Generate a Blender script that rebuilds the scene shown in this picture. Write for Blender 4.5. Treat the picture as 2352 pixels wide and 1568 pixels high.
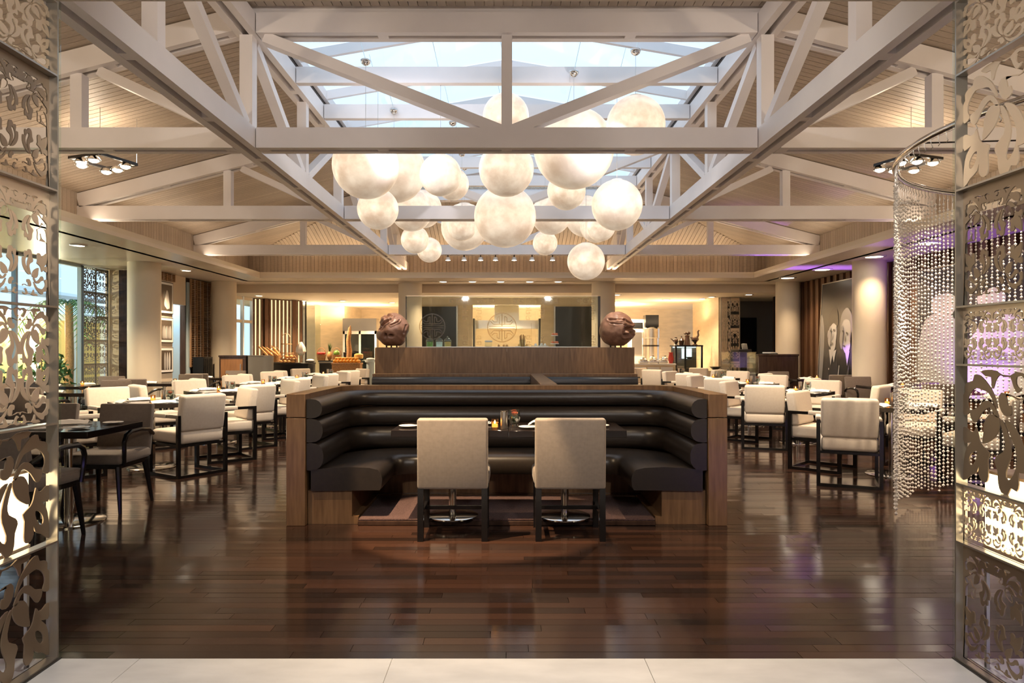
import bpy, bmesh, math, random
from mathutils import Vector, Matrix, noise
from mathutils.geometry import tessellate_polygon
for o in list(bpy.data.objects): bpy.data.objects.remove(o)
S = bpy.context.scene
COL = S.collection
RND = random.Random(11)
PI = math.pi
def rad(d): return d*PI/180
F = 1568.0; HZ = 803.0; VX = 1164.0; EYE = 1.35      # focal length in px, vanishing point, eye height

# ------------------------------------------------------------------ camera
cam = bpy.data.cameras.new('camera'); cam.sensor_width = 36; cam.lens = 36*F/2352
cam.shift_x = (1176-VX)/2352; cam.shift_y = (HZ-784)/2352
cam.clip_start = .05; cam.clip_end = 200
co = bpy.data.objects.new('camera', cam); COL.objects.link(co)
co.location = (0, 0, EYE); co.rotation_euler = (PI/2, 0, 0)
S.camera = co
# ------------------------------------------------------------------ sky and exposure
W = bpy.data.worlds.new('sky'); S.world = W; W.use_nodes = True
bg = W.node_tree.nodes['Background']; bg.inputs[0].default_value = (.60, .79, 1, 1); bg.inputs[1].default_value = 1.12
S.view_settings.view_transform = 'Standard'; S.view_settings.look = 'None'
S.view_settings.exposure = 0.6; S.view_settings.gamma = 1; S.view_settings.use_curve_mapping = False
S.cycles.use_denoising = True; S.cycles.max_bounces = 7; S.cycles.diffuse_bounces = 4; S.cycles.glossy_bounces = 4
S.cycles.transmission_bounces = 6; S.cycles.transparent_max_bounces = 14
S.cycles.caustics_reflective = False; S.cycles.caustics_refractive = False
S.cycles.sample_clamp_indirect = 4
WARM = (1, .72, .44); WARM2 = (1, .80, .58)
def lamp(name, kind, loc, energy, col=WARM, aim=None, **k):
    l = bpy.data.lights.new(name, kind); l.energy = energy; l.color = col
    for a, v in k.items(): setattr(l, a, v)
    o = bpy.data.objects.new(name, l); COL.objects.link(o); o.location = loc
    if aim is not None:
        o.rotation_euler = (Vector(aim)-Vector(loc)).to_track_quat('-Z', 'Y').to_euler()
    return o
def spot(loc, aim, e, ang=90, blend=.7, r=.04, col=WARM): 
    return lamp('spot_lamp', 'SPOT', loc, e, col, aim, spot_size=rad(ang), spot_blend=blend, shadow_soft_size=r)
# lobby lamps over the entrance
for x in (-1.2, 1.2):
    lamp('lobby_lamp', 'AREA', (x, .6, 2.84), 38, (1, .94, .89), (x*.6, 2.6, 0), shape='DISK', size=.16)
# unseen strips added on the ledge behind the lip to light the roof
for s in (-1, 1):
    lamp('cove_fill', 'AREA', (s*5.95, 9.4, 3.16), 22, WARM2, (s*3.2, 9.4, 5.2), shape='RECTANGLE', size=12, size_y=.1)
lamp('cove_fill', 'AREA', (0, 15.98, 3.16), 40, WARM, (0, 14.6, 5.0), shape='RECTANGLE', size=10.5, size_y=.1)
# unseen spots added over the doorway and behind the first truss, brightening the roof
for x in (-1.5, 1.5): spot((x, 3.2, 4.15), (x*.7, 7.0, 3.7), 30, 110, .9, .08, (1, .88, .78))
for s in (-1, 1):
    spot((s*.5, 3.2, 4.0), (-s*2.4, 5.6, 3.35), 70, 62, .9, .06, (1, .92, .86))
    spot((s*4.2, 3.25, 3.3), (s*4.2, 9, 4.1), 75, 120, .9, .1, WARM2)
    spot((s*1.1, 6.62, 3.36), (s*1.0, 12, 3.75), 55, 120, .9, .05, (.95, .93, 1))
# spots on the trusses
spot((-1.45, 4.0, 4.5), (-.25, 5.22, .1), 1600, 24, .25, .01)
spot((1.4, 6.2, 3.2), (.45, 4.1, 0), 300, 50, .8, .03)
spot((-1.9, 6.2, 3.2), (-.75, 4.05, 0), 260, 36, .8, .03)
spot((-2.3, 4.1, 3.2), (-.3, 5.1, .55), 150, 75, .6, .02)
spot((2.3, 4.1, 3.2), (.5, 5.1, .6), 120, 75, .8, .03)
for s in (-1, 1):
    for y in (7.8, 10.2, 12.6, 15.0):
        spot((s*2.5, y, 3.2), (s*4.0, y, .6), 300, 95, .8, .05, WARM2)
# purple floor washers
# lamps added to brighten the garden and, as stand-in daylight, the blue doorway
lamp('garden_fill', 'POINT', (-10.9, 12.6, 1.9), 260, (1, .86, .62), None, shadow_soft_size=.1)
lamp('garden_fill', 'POINT', (-10.9, 16.2, 1.9), 200, (1, .86, .62), None, shadow_soft_size=.1)
lamp('doorway_fill', 'AREA', (-7.75, 15.25, 2.9), 30, (.72, .88, 1), (-7.75, 15.25, 0), shape='SQUARE', size=.5)
for x in (-1.67, 1.6): spot((x*.95, 9.4, 3.2), (x, 9.95, 1.65), 130, 45, .7, .02, WARM2)  # spots added to light the tops of the carved heads
PUR = (.42, .16, 1)
spot((6.3, 13.75, .12), (6.55, 13.7, 3.0), 480, 75, .6, .04, PUR)
spot((6.5, 10.0, .12), (7.2, 10.6, 2.6), 130, 90, .7, .04, PUR)
spot((-7.6, 11.6, .3), (-7.2, 11.4, 3.0), 90, 70, .7, .04, PUR)
lamp('purple_washer', 'POINT', (2.5, 2.75, .12), 2.2, (.3, .2, 1), None, shadow_soft_size=.04)
lamp('purple_washer', 'POINT', (-2.55, 2.75, .12), 1, (.3, .2, 1), None, shadow_soft_size=.04)
# buffet lamps
for x, y, e in ((-5.2, 18.6, 170), (-3.4, 21, 260), (0, 20.9, 800), (3.6, 21, 280), (4.6, 18.8, 110), (0, 14.2, 110), (-3.5, 23, 110), (3.8, 23, 110)):
    spot((x, y, 2.74 if y > 17 else 3.1), (x, y-.2, 0), e*1.75, 140, .6, .06, WARM)
# unseen uplights added over the kitchen units to brighten the buffet ceiling
for x, y, z, e in ((0, 22.5, 2.32, 200), (-4.75, 21.9, 2.38, 50), (3.2, 21.6, 2.45, 160), (-6.4, 21.2, 2.2, 40), (4.9, 19.9, 2.2, 18)):
    lamp('ceiling_fill', 'AREA', (x, y, z), e, WARM, (x, y+.35, 5), shape='RECTANGLE', size=1.4, size_y=.25)

# ------------------------------------------------------------------ materials
def nt(name):
    m = bpy.data.materials.new(name); m.use_nodes = True
    n = m.node_tree.nodes; return m, n, m.node_tree.links, n['Principled BSDF']
def c4(c): return (c[0], c[1], c[2], 1)
def pbr(name, col, rough=.5, metal=0, var=0., vs=6, stretch=(1, 1, 1), bump=0., bs=60, col2=None, coat=0, spec=.5, sheen=0):
    m, n, l, p = nt(name)
    p.inputs['Base Color'].default_value = c4(col); p.inputs['Roughness'].default_value = rough
    p.inputs['Metallic'].default_value = metal; p.inputs['Specular IOR Level'].default_value = spec
    p.inputs['Coat Weight'].default_value = coat; p.inputs['Sheen Weight'].default_value = sheen
    tc = n.new('ShaderNodeTexCoord'); mp = n.new('ShaderNodeMapping'); mp.inputs['Scale'].default_value = stretch
    l.new(tc.outputs['Object'], mp.inputs[0])
    if var or col2:
        t = n.new('ShaderNodeTexNoise'); t.inputs['Scale'].default_value = vs; t.inputs['Detail'].default_value = 5
        l.new(mp.outputs[0], t.inputs['Vector'])
        r = n.new('ShaderNodeValToRGB'); r.color_ramp.elements[0].position = .3; r.color_ramp.elements[1].position = .7
        a = col if col2 else tuple(v*(1-var) for v in col); b = col2 if col2 else tuple(min(1, v*(1+var)) for v in col)
        r.color_ramp.elements[0].color = c4(a); r.color_ramp.elements[1].color = c4(b)
        l.new(t.outputs[0], r.inputs[0]); l.new(r.outputs[0], p.inputs['Base Color'])
    if bump:
        t2 = n.new('ShaderNodeTexNoise'); t2.inputs['Scale'].default_value = bs; t2.inputs['Detail'].default_value = 3
        l.new(mp.outputs[0], t2.inputs['Vector'])
        b = n.new('ShaderNodeBump'); b.inputs['Strength'].default_value = bump; b.inputs['Distance'].default_value = .004
        l.new(t2.outputs[0], b.inputs['Height']); l.new(b.outputs[0], p.inputs['Normal'])
    return m
def emit(name, col, s):
    m, n, l, p = nt(name)
    p.inputs['Base Color'].default_value = (.1, .1, .1, 1); p.inputs['Emission Color'].default_value = c4(col); p.inputs['Emission Strength'].default_value = s
    return m
def clear(name, tint=(1, 1, 1), gloss=.08, rough=.02, milky=0):
    m, n, l, p = nt(name); n.remove(p)
    tr = n.new('ShaderNodeBsdfTransparent'); tr.inputs[0].default_value = c4(tint)
    gl = n.new('ShaderNodeBsdfGlossy'); gl.inputs['Roughness'].default_value = rough
    mx = n.new('ShaderNodeMixShader'); mx.inputs[0].default_value = gloss
    lw = n.new('ShaderNodeLayerWeight'); pw = n.new('ShaderNodeMath'); pw.operation = 'POWER'; pw.inputs[1].default_value = 4
    ma = n.new('ShaderNodeMath'); ma.operation = 'MULTIPLY_ADD'; ma.inputs[1].default_value = .5; ma.inputs[2].default_value = gloss
    l.new(lw.outputs['Facing'], pw.inputs[0]); l.new(pw.outputs[0], ma.inputs[0]); l.new(ma.outputs[0], mx.inputs[0])
    l.new(tr.outputs[0], mx.inputs[1]); l.new(gl.outputs[0], mx.inputs[2]); out = mx
    if milky:
        tl = n.new('ShaderNodeBsdfTranslucent'); tl.inputs[0].default_value = (1, 1, 1, 1)
        m2 = n.new('ShaderNodeMixShader'); m2.inputs[0].default_value = milky
        l.new(mx.outputs[0], m2.inputs[1]); l.new(tl.outputs[0], m2.inputs[2]); out = m2
    l.new(out.outputs[0], n['Material Output'].inputs[0]); return m
def plankmat(name, cols, rough, stretch, bump=.15, coat=0, spec=.5):
    m, n, l, p = nt(name)
    oi = n.new('ShaderNodeObjectInfo'); ge = n.new('ShaderNodeNewGeometry')
    ad = n.new('ShaderNodeMath'); ad.operation = 'ADD'; fr = n.new('ShaderNodeMath'); fr.operation = 'FRACT'
    l.new(oi.outputs['Random'], ad.inputs[0]); l.new(ge.outputs['Random Per Island'], ad.inputs[1]); l.new(ad.outputs[0], fr.inputs[0])
    r = n.new('ShaderNodeValToRGB'); e = r.color_ramp.elements
    for i, c in enumerate(cols):
        x = e[i] if i < 2 else e.new(1)
        x.position = i/(len(cols)-1); x.color = c4(c)
    l.new(fr.outputs[0], r.inputs[0])
    tc = n.new('ShaderNodeTexCoord'); mp = n.new('ShaderNodeMapping'); mp.inputs['Scale'].default_value = stretch
    l.new(tc.outputs['Object'], mp.inputs[0])
    t = n.new('ShaderNodeTexNoise'); t.inputs['Scale'].default_value = 14; t.inputs['Detail'].default_value = 6; l.new(mp.outputs[0], t.inputs['Vector'])
    h = n.new('ShaderNodeMixRGB'); h.blend_type = 'MULTIPLY'; h.inputs[0].default_value = .6
    r2 = n.new('ShaderNodeValToRGB'); r2.color_ramp.elements[0].color = (.45, .45, .45, 1); r2.color_ramp.elements[1].color = (1.3, 1.3, 1.3, 1)
    l.new(t.outputs[0], r2.inputs[0]); l.new(r.outputs[0], h.inputs[1]); l.new(r2.outputs[0], h.inputs[2]); l.new(h.outputs[0], p.inputs['Base Color'])
    b = n.new('ShaderNodeBump'); b.inputs['Strength'].default_value = bump; b.inputs['Distance'].default_value = .002
    l.new(t.outputs[0], b.inputs['Height']); l.new(b.outputs[0], p.inputs['Normal'])
    p.inputs['Roughness'].default_value = rough; p.inputs['Coat Weight'].default_value = coat; p.inputs['Specular IOR Level'].default_value = spec
    return m
def weave(name, c1, c2, scale, rough, bump=.3, sheen=.2):
    m, n, l, p = nt(name)
    tc = n.new('ShaderNodeTexCoord'); w1 = n.new('ShaderNodeTexWave'); w2 = n.new('ShaderNodeTexWave')
    w1.bands_direction = 'X'; w2.bands_direction = 'Z'
    ns = n.new('ShaderNodeTexNoise'); ns.inputs['Scale'].default_value = 40; l.new(tc.outputs['Object'], ns.inputs['Vector'])
    for w in (w1, w2): w.inputs['Scale'].default_value = scale; w.inputs['Distortion'].default_value = 1.5; l.new(tc.outputs['Object'], w.inputs['Vector'])
    a = n.new('ShaderNodeMath'); a.operation = 'MULTIPLY'; l.new(w1.outputs['Fac'], a.inputs[0]); l.new(w2.outputs['Fac'], a.inputs[1])
    s = n.new('ShaderNodeMath'); s.operation = 'ADD'; l.new(a.outputs[0], s.inputs[0]); l.new(ns.outputs[0], s.inputs[1])
    r = n.new('ShaderNodeValToRGB'); r.color_ramp.elements[0].color = c4(c1); r.color_ramp.elements[1].color = c4(c2); r.color_ramp.elements[0].position = .3
    l.new(s.outputs[0], r.inputs[0]); l.new(r.outputs[0], p.inputs['Base Color'])
    b = n.new('ShaderNodeBump'); b.inputs['Strength'].default_value = bump; b.inputs['Distance'].default_value = .001
    l.new(a.outputs[0], b.inputs['Height']); l.new(b.outputs[0], p.inputs['Normal'])
    p.inputs['Roughness'].default_value = rough; p.inputs['Sheen Weight'].default_value = sheen
    return m
def vcol(name, rough=.5):
    m, n, l, p = nt(name); a = n.new('ShaderNodeVertexColor'); a.layer_name = 'Col'
    l.new(a.outputs[0], p.inputs['Base Color']); p.inputs['Roughness'].default_value = rough; return m
def globemat():
    m, n, l, p = nt('globe_resin')
    tc = n.new('ShaderNodeTexCoord'); t = n.new('ShaderNodeTexNoise'); t.inputs['Scale'].default_value = 3.2; t.inputs['Detail'].default_value = 5; t.inputs['Roughness'].default_value = .6
    l.new(tc.outputs['Generated'], t.inputs['Vector'])
    sp = n.new('ShaderNodeSeparateXYZ'); l.new(tc.outputs['Generated'], sp.inputs[0])
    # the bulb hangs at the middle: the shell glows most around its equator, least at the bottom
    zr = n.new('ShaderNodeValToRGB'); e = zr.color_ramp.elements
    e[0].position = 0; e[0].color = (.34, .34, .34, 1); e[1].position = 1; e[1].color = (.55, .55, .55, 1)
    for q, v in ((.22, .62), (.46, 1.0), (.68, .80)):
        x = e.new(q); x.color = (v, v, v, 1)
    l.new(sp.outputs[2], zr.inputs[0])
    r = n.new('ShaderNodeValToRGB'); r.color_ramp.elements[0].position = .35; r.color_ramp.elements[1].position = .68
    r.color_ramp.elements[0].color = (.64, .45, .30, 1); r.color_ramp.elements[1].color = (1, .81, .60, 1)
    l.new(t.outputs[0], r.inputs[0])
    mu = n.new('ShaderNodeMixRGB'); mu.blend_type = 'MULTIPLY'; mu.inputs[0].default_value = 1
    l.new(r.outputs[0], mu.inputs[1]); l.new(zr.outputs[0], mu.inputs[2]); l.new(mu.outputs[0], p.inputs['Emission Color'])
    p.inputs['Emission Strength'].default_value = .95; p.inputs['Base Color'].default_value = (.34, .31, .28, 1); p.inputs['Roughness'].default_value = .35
    return m
M = dict(
    truss=pbr('truss_paint', (.87, .82, .80), .42, var=.03, vs=3),
    plaster=pbr('plaster', (.64, .54, .42), .6, var=.04, vs=2),
    soffit=pbr('soffit_paint', (.76, .67, .56), .3, var=.03, vs=2),
    roofplank=plankmat('roof_plank', ((.50, .41, .32), (.55, .455, .36), (.60, .50, .395)), .5, (1, 8, 8), .1),
    column=pbr('column_plaster', (.74, .65, .51), .6, var=.03, vs=2),
    floor=plankmat('floor_plank', ((.017, .0098, .0074), (.029, .0152, .0108), (.056, .026, .0165), (.025, .0135, .0098)), .12, (1.2, 14, 14), .05, 0, .6),
    joint=pbr('floor_joint', (.01, .006, .004), .8),
    marble=pbr('white_marble', (.70, .69, .67), .25, var=.10, vs=3.5, stretch=(1, 2.4, 1)),
    veneer=pbr('wood_veneer', (.125, .066, .031), .3, col2=(.215, .120, .058), vs=5, stretch=(7, 7, .7), bump=.05, bs=30),
    leather=weave('dark_leather', (.012, .009, .0075), (.024, .0175, .0135), 140, .33, .05, 0),
    carpet=pbr('carpet', (.085, .045, .040), .95, var=.5, vs=120, bump=1, bs=300),
    taupe=weave('taupe_fabric', (.19, .150, .114), (.265, .214, .166), 75, .55, .3),
    cream=weave('cream_fabric', (.66, .56, .45), (.74, .65, .54), 75, .7, .2),
    grey=weave('grey_fabric', (.125, .095, .073), (.175, .135, .105), 75, .7, .2),
    black=pbr('black_lacquer', (.008, .007, .007), .2, spec=.5),
    ebony=pbr('ebony_tabletop', (.012, .008, .007), .1, spec=.6),
    chrome=pbr('chrome', (.75, .75, .74), .12, 1),
    steel=pbr('brushed_steel', (.62, .60, .56), .32, 1),
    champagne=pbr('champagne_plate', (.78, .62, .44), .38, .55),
    shaded=pbr('shaded_plate', (.30, .225, .155), .38, .7),  # the champagne metal again, with shade put into its colour
    edge=pbr('frame_metal', (.46, .42, .36), .28, .8),
    glass=clear('clear_glass', (.93, .97, .96), .07),
    tableglass=clear('table_glass', (.90, .95, .93), .2),
    greenglass=clear('green_glass', (.93, .975, .95), .06),
    etched=clear('etched_glass', (.80, .72, .58), .05, .3),
    skypane=clear('skylight_pane', (.97, .99, 1), .05, .05, .12),
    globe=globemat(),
    bulb=emit('lamp_glow', (1, .86, .66), 9), cool=emit('lit_panel', (.80, 1, .97), 1.3), lantern=emit('lantern_glow', (1, .80, .48), 2.6),
    strip=emit('light_strip', (1, .74, .36), 1.0), flame=emit('flame', (1, .72, .35), 14),
    votive=clear('votive_glass', (1, .78, .52), .12), white=pbr('white_china', (.85, .82, .78), .2), linen=pbr('white_linen', (.84, .80, .74), .85, bump=.2, bs=80),
    wax=emit('candle_wax', (1, .50, .16), 2.0), rose=pbr('rose_petal', (.85, .25, .12), .6), leaf=pbr('leaf', (.05, .14, .03), .5, var=.5, vs=4),
    sculpt=pbr('carved_wood', (.17, .08, .047), .36, col2=(.29, .155, .10), vs=4, bump=.25, bs=25),
    stone=pbr('travertine', (.66, .54, .37), .45, var=.10, vs=3, stretch=(1, 1, 3)),
    walnut=plankmat('walnut_slat', ((.085, .038, .018), (.16, .078, .036), (.12, .055, .026)), .4, (10, 10, .8), .1),
    oak=plankmat('oak_louver', ((.26, .14, .065), (.34, .19, .09)), .5, (8, 8, 1), .1),
    darkwood=pbr('dark_wood', (.045, .024, .016), .25, var=.3, vs=4, stretch=(5, 5, .7)),
    orangewood=pbr('orange_wood', (.26, .12, .045), .4, var=.2, vs=4, stretch=(5, 5, .7)),
    void=pbr('dark_void', (.008, .009, .010), .25), slate=pbr('slate_grey', (.16, .15, .13), .3),
    purple=pbr('purple_panel', (.07, .035, .13), .5), print=vcol('photo_print', .3), frame=pbr('frame_black', (.015, .012, .01), .3),
    blue=pbr('pale_blue_wall', (.42, .52, .56), .6), yellow=pbr('pavilion_wall', (.86, .62, .22), .7), canopy=pbr('awning', (.72, .78, .84), .6),
    grass=pbr('grass', (.06, .16, .05), .9, var=.4, vs=3), basket=pbr('wicker', (.42, .22, .09), .7, var=.3, vs=30, bump=.6, bs=60),
    bread=pbr('bread_crust', (.62, .33, .12), .7, var=.25, vs=9), orange=pbr('orange_fruit', (.80, .36, .04), .45), melon=pbr('melon', (.16, .30, .05), .4),
    crystal=pbr('crystal_bead', (1, .95, .88), .1, .15, spec=1), concrete=pbr('lobby_wall', (.60, .52, .42), .7), red=pbr('red_lacquer', (.5, .04, .03), .4),
    cheese=pbr('cheese_rind', (.75, .45, .13), .5), paper=pbr('paper', (.8, .8, .78), .7),
)
# ------------------------------------------------------------------ mesh helpers
class MB:
    def __init__(s): s.b = bmesh.new(); s.sub = None
    def add(s, verts, faces):
        v = [s.b.verts.new(p) for p in verts]
        for f in faces:
            try: s.b.faces.new([v[i] for i in f])
            except ValueError: pass
        return v
    def box(s, x0, x1, y0, y1, z0, z1, mtx=None, bev=0, seg=2):
        P = [(x, y, z) for z in (z0, z1) for y in (y0, y1) for x in (x0, x1)]
        FC = [(0, 2, 3, 1), (4, 5, 7, 6), (0, 1, 5, 4), (2, 6, 7, 3), (0, 4, 6, 2), (1, 3, 7, 5)]
        if not bev:
            if mtx is not None: P = [mtx @ Vector(p) for p in P]
            s.add(P, FC); return s
        t = bmesh.new(); v = [t.verts.new(p) for p in P]
        for f in FC: t.faces.new([v[i] for i in f])
        bmesh.ops.bevel(t, geom=t.edges[:], offset=bev, segments=seg, profile=.5, affect='EDGES')
        s.merge(t, mtx); return s
    def merge(s, t, mtx=None):
        t.verts.index_update(); mp = []
        for v in t.verts: mp.append(s.b.verts.new(mtx @ v.co if mtx is not None else v.co))
        for f in t.faces:
            try: s.b.faces.new([mp[v.index] for v in f.verts])
            except ValueError: pass
        t.free()
    def beam(s, a, b, w, h, up=(0, 0, 1)):
        a = Vector(a); b = Vector(b); d = (b-a).normalized(); sx = d.cross(Vector(up))
        if sx.length < 1e-4: sx = Vector((1, 0, 0))
        sx.normalize(); u = sx.cross(d)
        P = [q+sx*i*w/2+u*j*h/2 for q in (a, b) for j in (-1, 1) for i in (-1, 1)]
        s.add(P, [(0, 1, 3, 2), (4, 6, 7, 5), (0, 4, 5, 1), (2, 3, 7, 6), (0, 2, 6, 4), (1, 5, 7, 3)]); return s
    def lathe(s, prof, c=(0, 0, 0), n=20, mtx=None):
        rows = []; c = Vector(c)
        for r, z in prof:
            if r < 1e-6: row = [Vector((0, 0, z))]
            else: row = [Vector((r*math.cos(2*PI*i/n), r*math.sin(2*PI*i/n), z)) for i in range(n)]
            rows.append([s.b.verts.new((mtx @ p if mtx is not None else p)+c) for p in row])
        for A, B in zip(rows, rows[1:]):
            for i in range(n):
                j = (i+1) % n
                f = [A[i % len(A)], A[j % len(A)], B[j % len(B)], B[i % len(B)]]
                f = [x for k, x in enumerate(f) if x not in f[:k]]
                if len(f) > 2:
                    try: s.b.faces.new(f)
                    except ValueError: pass
        return s
    def cyl(s, a, b, r0, r1=None, n=14):
        a = Vector(a); b = Vector(b); L = (b-a).length; r1 = r0 if r1 is None else r1
        q = (b-a).to_track_quat('Z', 'Y').to_matrix()
        return s.lathe([(0, 0), (r0, 0), (r1, L), (0, L)], a, n, q)
    def sphere(s, c, r, n=16, sc=(1, 1, 1)):
        pr = [(math.sin(PI*i/(n//2))*r, -math.cos(PI*i/(n//2))*r) for i in range(n//2+1)]
        pr[0] = (0, -r); pr[-1] = (0, r)
        return s.lathe(pr, c, n, Matrix.Diagonal(sc))
    def tube(s, pts, r, n=8):
        pts = [Vector(p) for p in pts]; rings = []; u = None
        rr = r if isinstance(r, (list, tuple)) else [r]*len(pts)
        for i, p in enumerate(pts):
            d = (pts[min(i+1, len(pts)-1)]-pts[max(i-1, 0)]).normalized()
            if u is None:
                u = d.cross(Vector((0, 0, 1)));  u = Vector((1, 0, 0)) if u.length < 1e-3 else u.normalized()
            u = (u-d*u.dot(d)).normalized(); w = d.cross(u)
            rings.append([s.b.verts.new(p+(u*math.cos(2*PI*k/n)+w*math.sin(2*PI*k/n))*rr[i]) for k in range(n)])
        for A, B in zip(rings, rings[1:]):
            for k in range(n): s.b.faces.new([A[k], A[(k+1) % n], B[(k+1) % n], B[k]])
        s.b.faces.new(rings[0][::-1]); s.b.faces.new(rings[-1]); return s
    def plate(s, loops, t, place):
        """loops: outer + holes in (u,v); place(u,v,w) -> point; extruded by t along w"""
        vs = [[Vector((u, v, 0)) for u, v in L] for L in loops]; tri = tessellate_polygon(vs)
        flat = [p for L in loops for p in L]
        a = [s.b.verts.new(place(u, v, 0)) for u, v in flat]; b = [s.b.verts.new(place(u, v, t)) for u, v in flat]
        for q in tri:
            for V in (a, b):
                try: s.b.faces.new([V[i] for i in q])
                except ValueError: pass
        k = 0
        for L in loops:
            n = len(L)
            for i in range(n):
                j = (i+1) % n
                try: s.b.faces.new([a[k+i], a[k+j], b[k+j], b[k+i]])
                except ValueError: pass
            k += n
        return s
    def mesh(s, name, ang=40, fix=True):
        me = bpy.data.meshes.new(name)
        if fix: bmesh.ops.recalc_face_normals(s.b, faces=s.b.faces[:])
        for f in s.b.faces: f.smooth = True
        s.b.to_mesh(me); s.b.free(); me.set_sharp_from_angle(angle=rad(ang)); return me
    def obj(s, name, mat, parent=None, loc=None, rz=0, **k):
        return link(name, s.mesh(name, k.pop('ang', 40)), mat, parent, loc, rz, **k)
def link(name, me, mat=None, parent=None, loc=None, rz=0, label=None, cat=None, group=None, kind=None):
    o = bpy.data.objects.new(name, me); COL.objects.link(o)
    if mat is not None and me is not None:
        if len(me.materials) == 0: me.materials.append(M[mat] if isinstance(mat, str) else mat)
    if parent is not None: o.parent = parent
    if loc is not None: o.location = loc
    if rz: o.rotation_euler = (0, 0, rz)
    tag(o, label, cat, group, kind); return o
def tag(o, label=None, cat=None, group=None, kind=None):
    for k, v in (('label', label), ('category', cat), ('group', group), ('kind', kind)):
        if v: o[k] = v
    return o
def thing(name, label, cat, loc=(0, 0, 0), rz=0, group=None, kind=None): return link(name, None, None, None, loc, rz, label, cat, group, kind)
def dup(root, loc, rz=0, label=None, group=None, scale=None):
    def cp(o, par):
        c = o.copy(); COL.objects.link(c)
        if par is not None: c.parent = par
        for ch in o.children: cp(ch, c)
        return c
    r = cp(root, None); r.location = loc; r.rotation_euler = (0, 0, rz)
    if label: r['label'] = label
    if group: r['group'] = group
    if scale: r.scale = scale
    return r
class Proto:
    """the first placing moves the prototype itself, the later ones copy it"""
    def __init__(s, root): s.root = root; s.used = False
    def put(s, loc, rz=0, label=None, group=None, scale=None):
        if s.used: return dup(s.root, loc, rz, label, group, scale)
        s.used = True; r = s.root; r.location = loc; r.rotation_euler = (0, 0, rz)
        tag(r, label, None, group)
        if scale: r.scale = scale
        return r
def at(px, py, Y): return Vector(((px-VX)/F*Y, Y, EYE+(HZ-py)/F*Y))
def px2x(px, Y): return (px-VX)/F*Y
def TR(loc, rx=0, ry=0, rz=0): return Matrix.Translation(loc) @ Matrix.Rotation(rz, 4, 'Z') @ Matrix.Rotation(ry, 4, 'Y') @ Matrix.Rotation(rx, 4, 'X')
def smooth(pts, k=4):
    n = len(pts); out = []
    for i in range(n):
        p0, p1, p2, p3 = (pts[(i+j-1) % n] for j in range(4))
        for q in range(k):
            t = q/k
            out.append(tuple(.5*(2*p1[c]+(p2[c]-p0[c])*t+(2*p0[c]-5*p1[c]+4*p2[c]-p3[c])*t*t+(3*p1[c]-p0[c]-3*p2[c]+p3[c])*t**3) for c in (0, 1)))
    return out

# ------------------------------------------------------------------ floor
NEAR = 2.98
floor = MB().box(-10, 10, NEAR, 25, -.12, -.014).obj('floor', 'joint', kind='structure')
PW = .074
def plank_verts(x0, x1, y0, y1, tilt, dz):
    g = .0011; a = dz-tilt; b = dz+tilt
    return [(x0+g, y0+g, -.013), (x1-g, y0+g, -.013), (x1-g, y1-g, -.013), (x0+g, y1-g, -.013),
            (x0+g, y0+g, a), (x1-g, y0+g, a), (x1-g, y1-g, b), (x0+g, y1-g, b)]
PF = [(4, 5, 6, 7), (0, 1, 5, 4), (1, 2, 6, 5), (2, 3, 7, 6), (3, 0, 4, 7)]
far_planks = MB(); nplank = 0
y = NEAR; row = 0
while y < 24.5:
    x = -9.8-RND.random()*1.2
    while x < 9.8:
        L = RND.choice((.62, .8, .95, 1.1, 1.3)); x1 = x+L
        tilt = RND.uniform(-.0005, .0005); dz = RND.uniform(-.0006, 0)
        if y < 5.3 and x1 > -2.75 and x < 2.75 and nplank < 290 and not (y > 5.2 and abs(x) < 1):
            me = bpy.data.meshes.new('plank'); cx = (x+x1)/2
            me.from_pydata([(a-cx, b-y, c) for a, b, c in plank_verts(x, x1, y, y+PW, tilt, dz)], [], PF)
            link('plank', me, 'floor', floor, (cx, y, 0)); nplank += 1
        else: far_planks.add(plank_verts(x, x1, y, y+PW, tilt, dz), PF)
        x = x1
    y += PW; row += 1
far_planks.obj('planks', 'floor', floor, kind='stuff', ang=5)
fb = MB().box(-8.6, 8.6, 17.4, 24.4, 0, .006).obj('floor_buffet', 'joint', kind='structure')
for i in range(17):
    for j in range(7): MB().box(-8.6+i*1.0118+.003, -8.6+(i+1)*1.0118-.003, 17.4+j+.003, 18.4+j-.003, .002, .012).obj('slab', 'marble', fb)
# marble threshold of the lobby
lob = MB().box(-5, 5, -3, NEAR-.001, -.12, -.03).obj('floor_lobby', 'joint', kind='structure')
for i in range(9):
    for j in range(5):
        x0 = -4.9+i*1.1; y1 = NEAR-.002-j*1.1
        MB().box(x0+.0006, x0+1.0994, y1-1.0990, y1, -.03, .004, None, .0012, 1).obj('slab', 'marble', lob)

# ------------------------------------------------------------------ lobby shell, header and entrance walls
MB().box(-5, 5, -3.2, -3, 0, 2.88).obj('wall_lobby', 'concrete', kind='structure')
for s, n in ((-1, 'left'), (1, 'right')):
    MB().box(s*5-.1, s*5+.1, -3.2, NEAR, 0, 2.88).obj('wall_lobby_'+n, 'concrete', kind='structure')
    MB().box(min(s*2.75, s*10.1), max(s*2.75, s*10.1), NEAR-.0, NEAR+.12, 0, 3.0).obj('wall_front_'+n, 'concrete', kind='structure')
MB().box(-5.1, 5.1, -3.2, NEAR+.004, 2.872, 3.0).obj('ceiling_lobby', 'plaster', kind='structure')
MB().box(-10.1, 10.1, NEAR, NEAR+.12, 3.0, 5.0).obj('wall_front', 'concrete', kind='structure')

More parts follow.
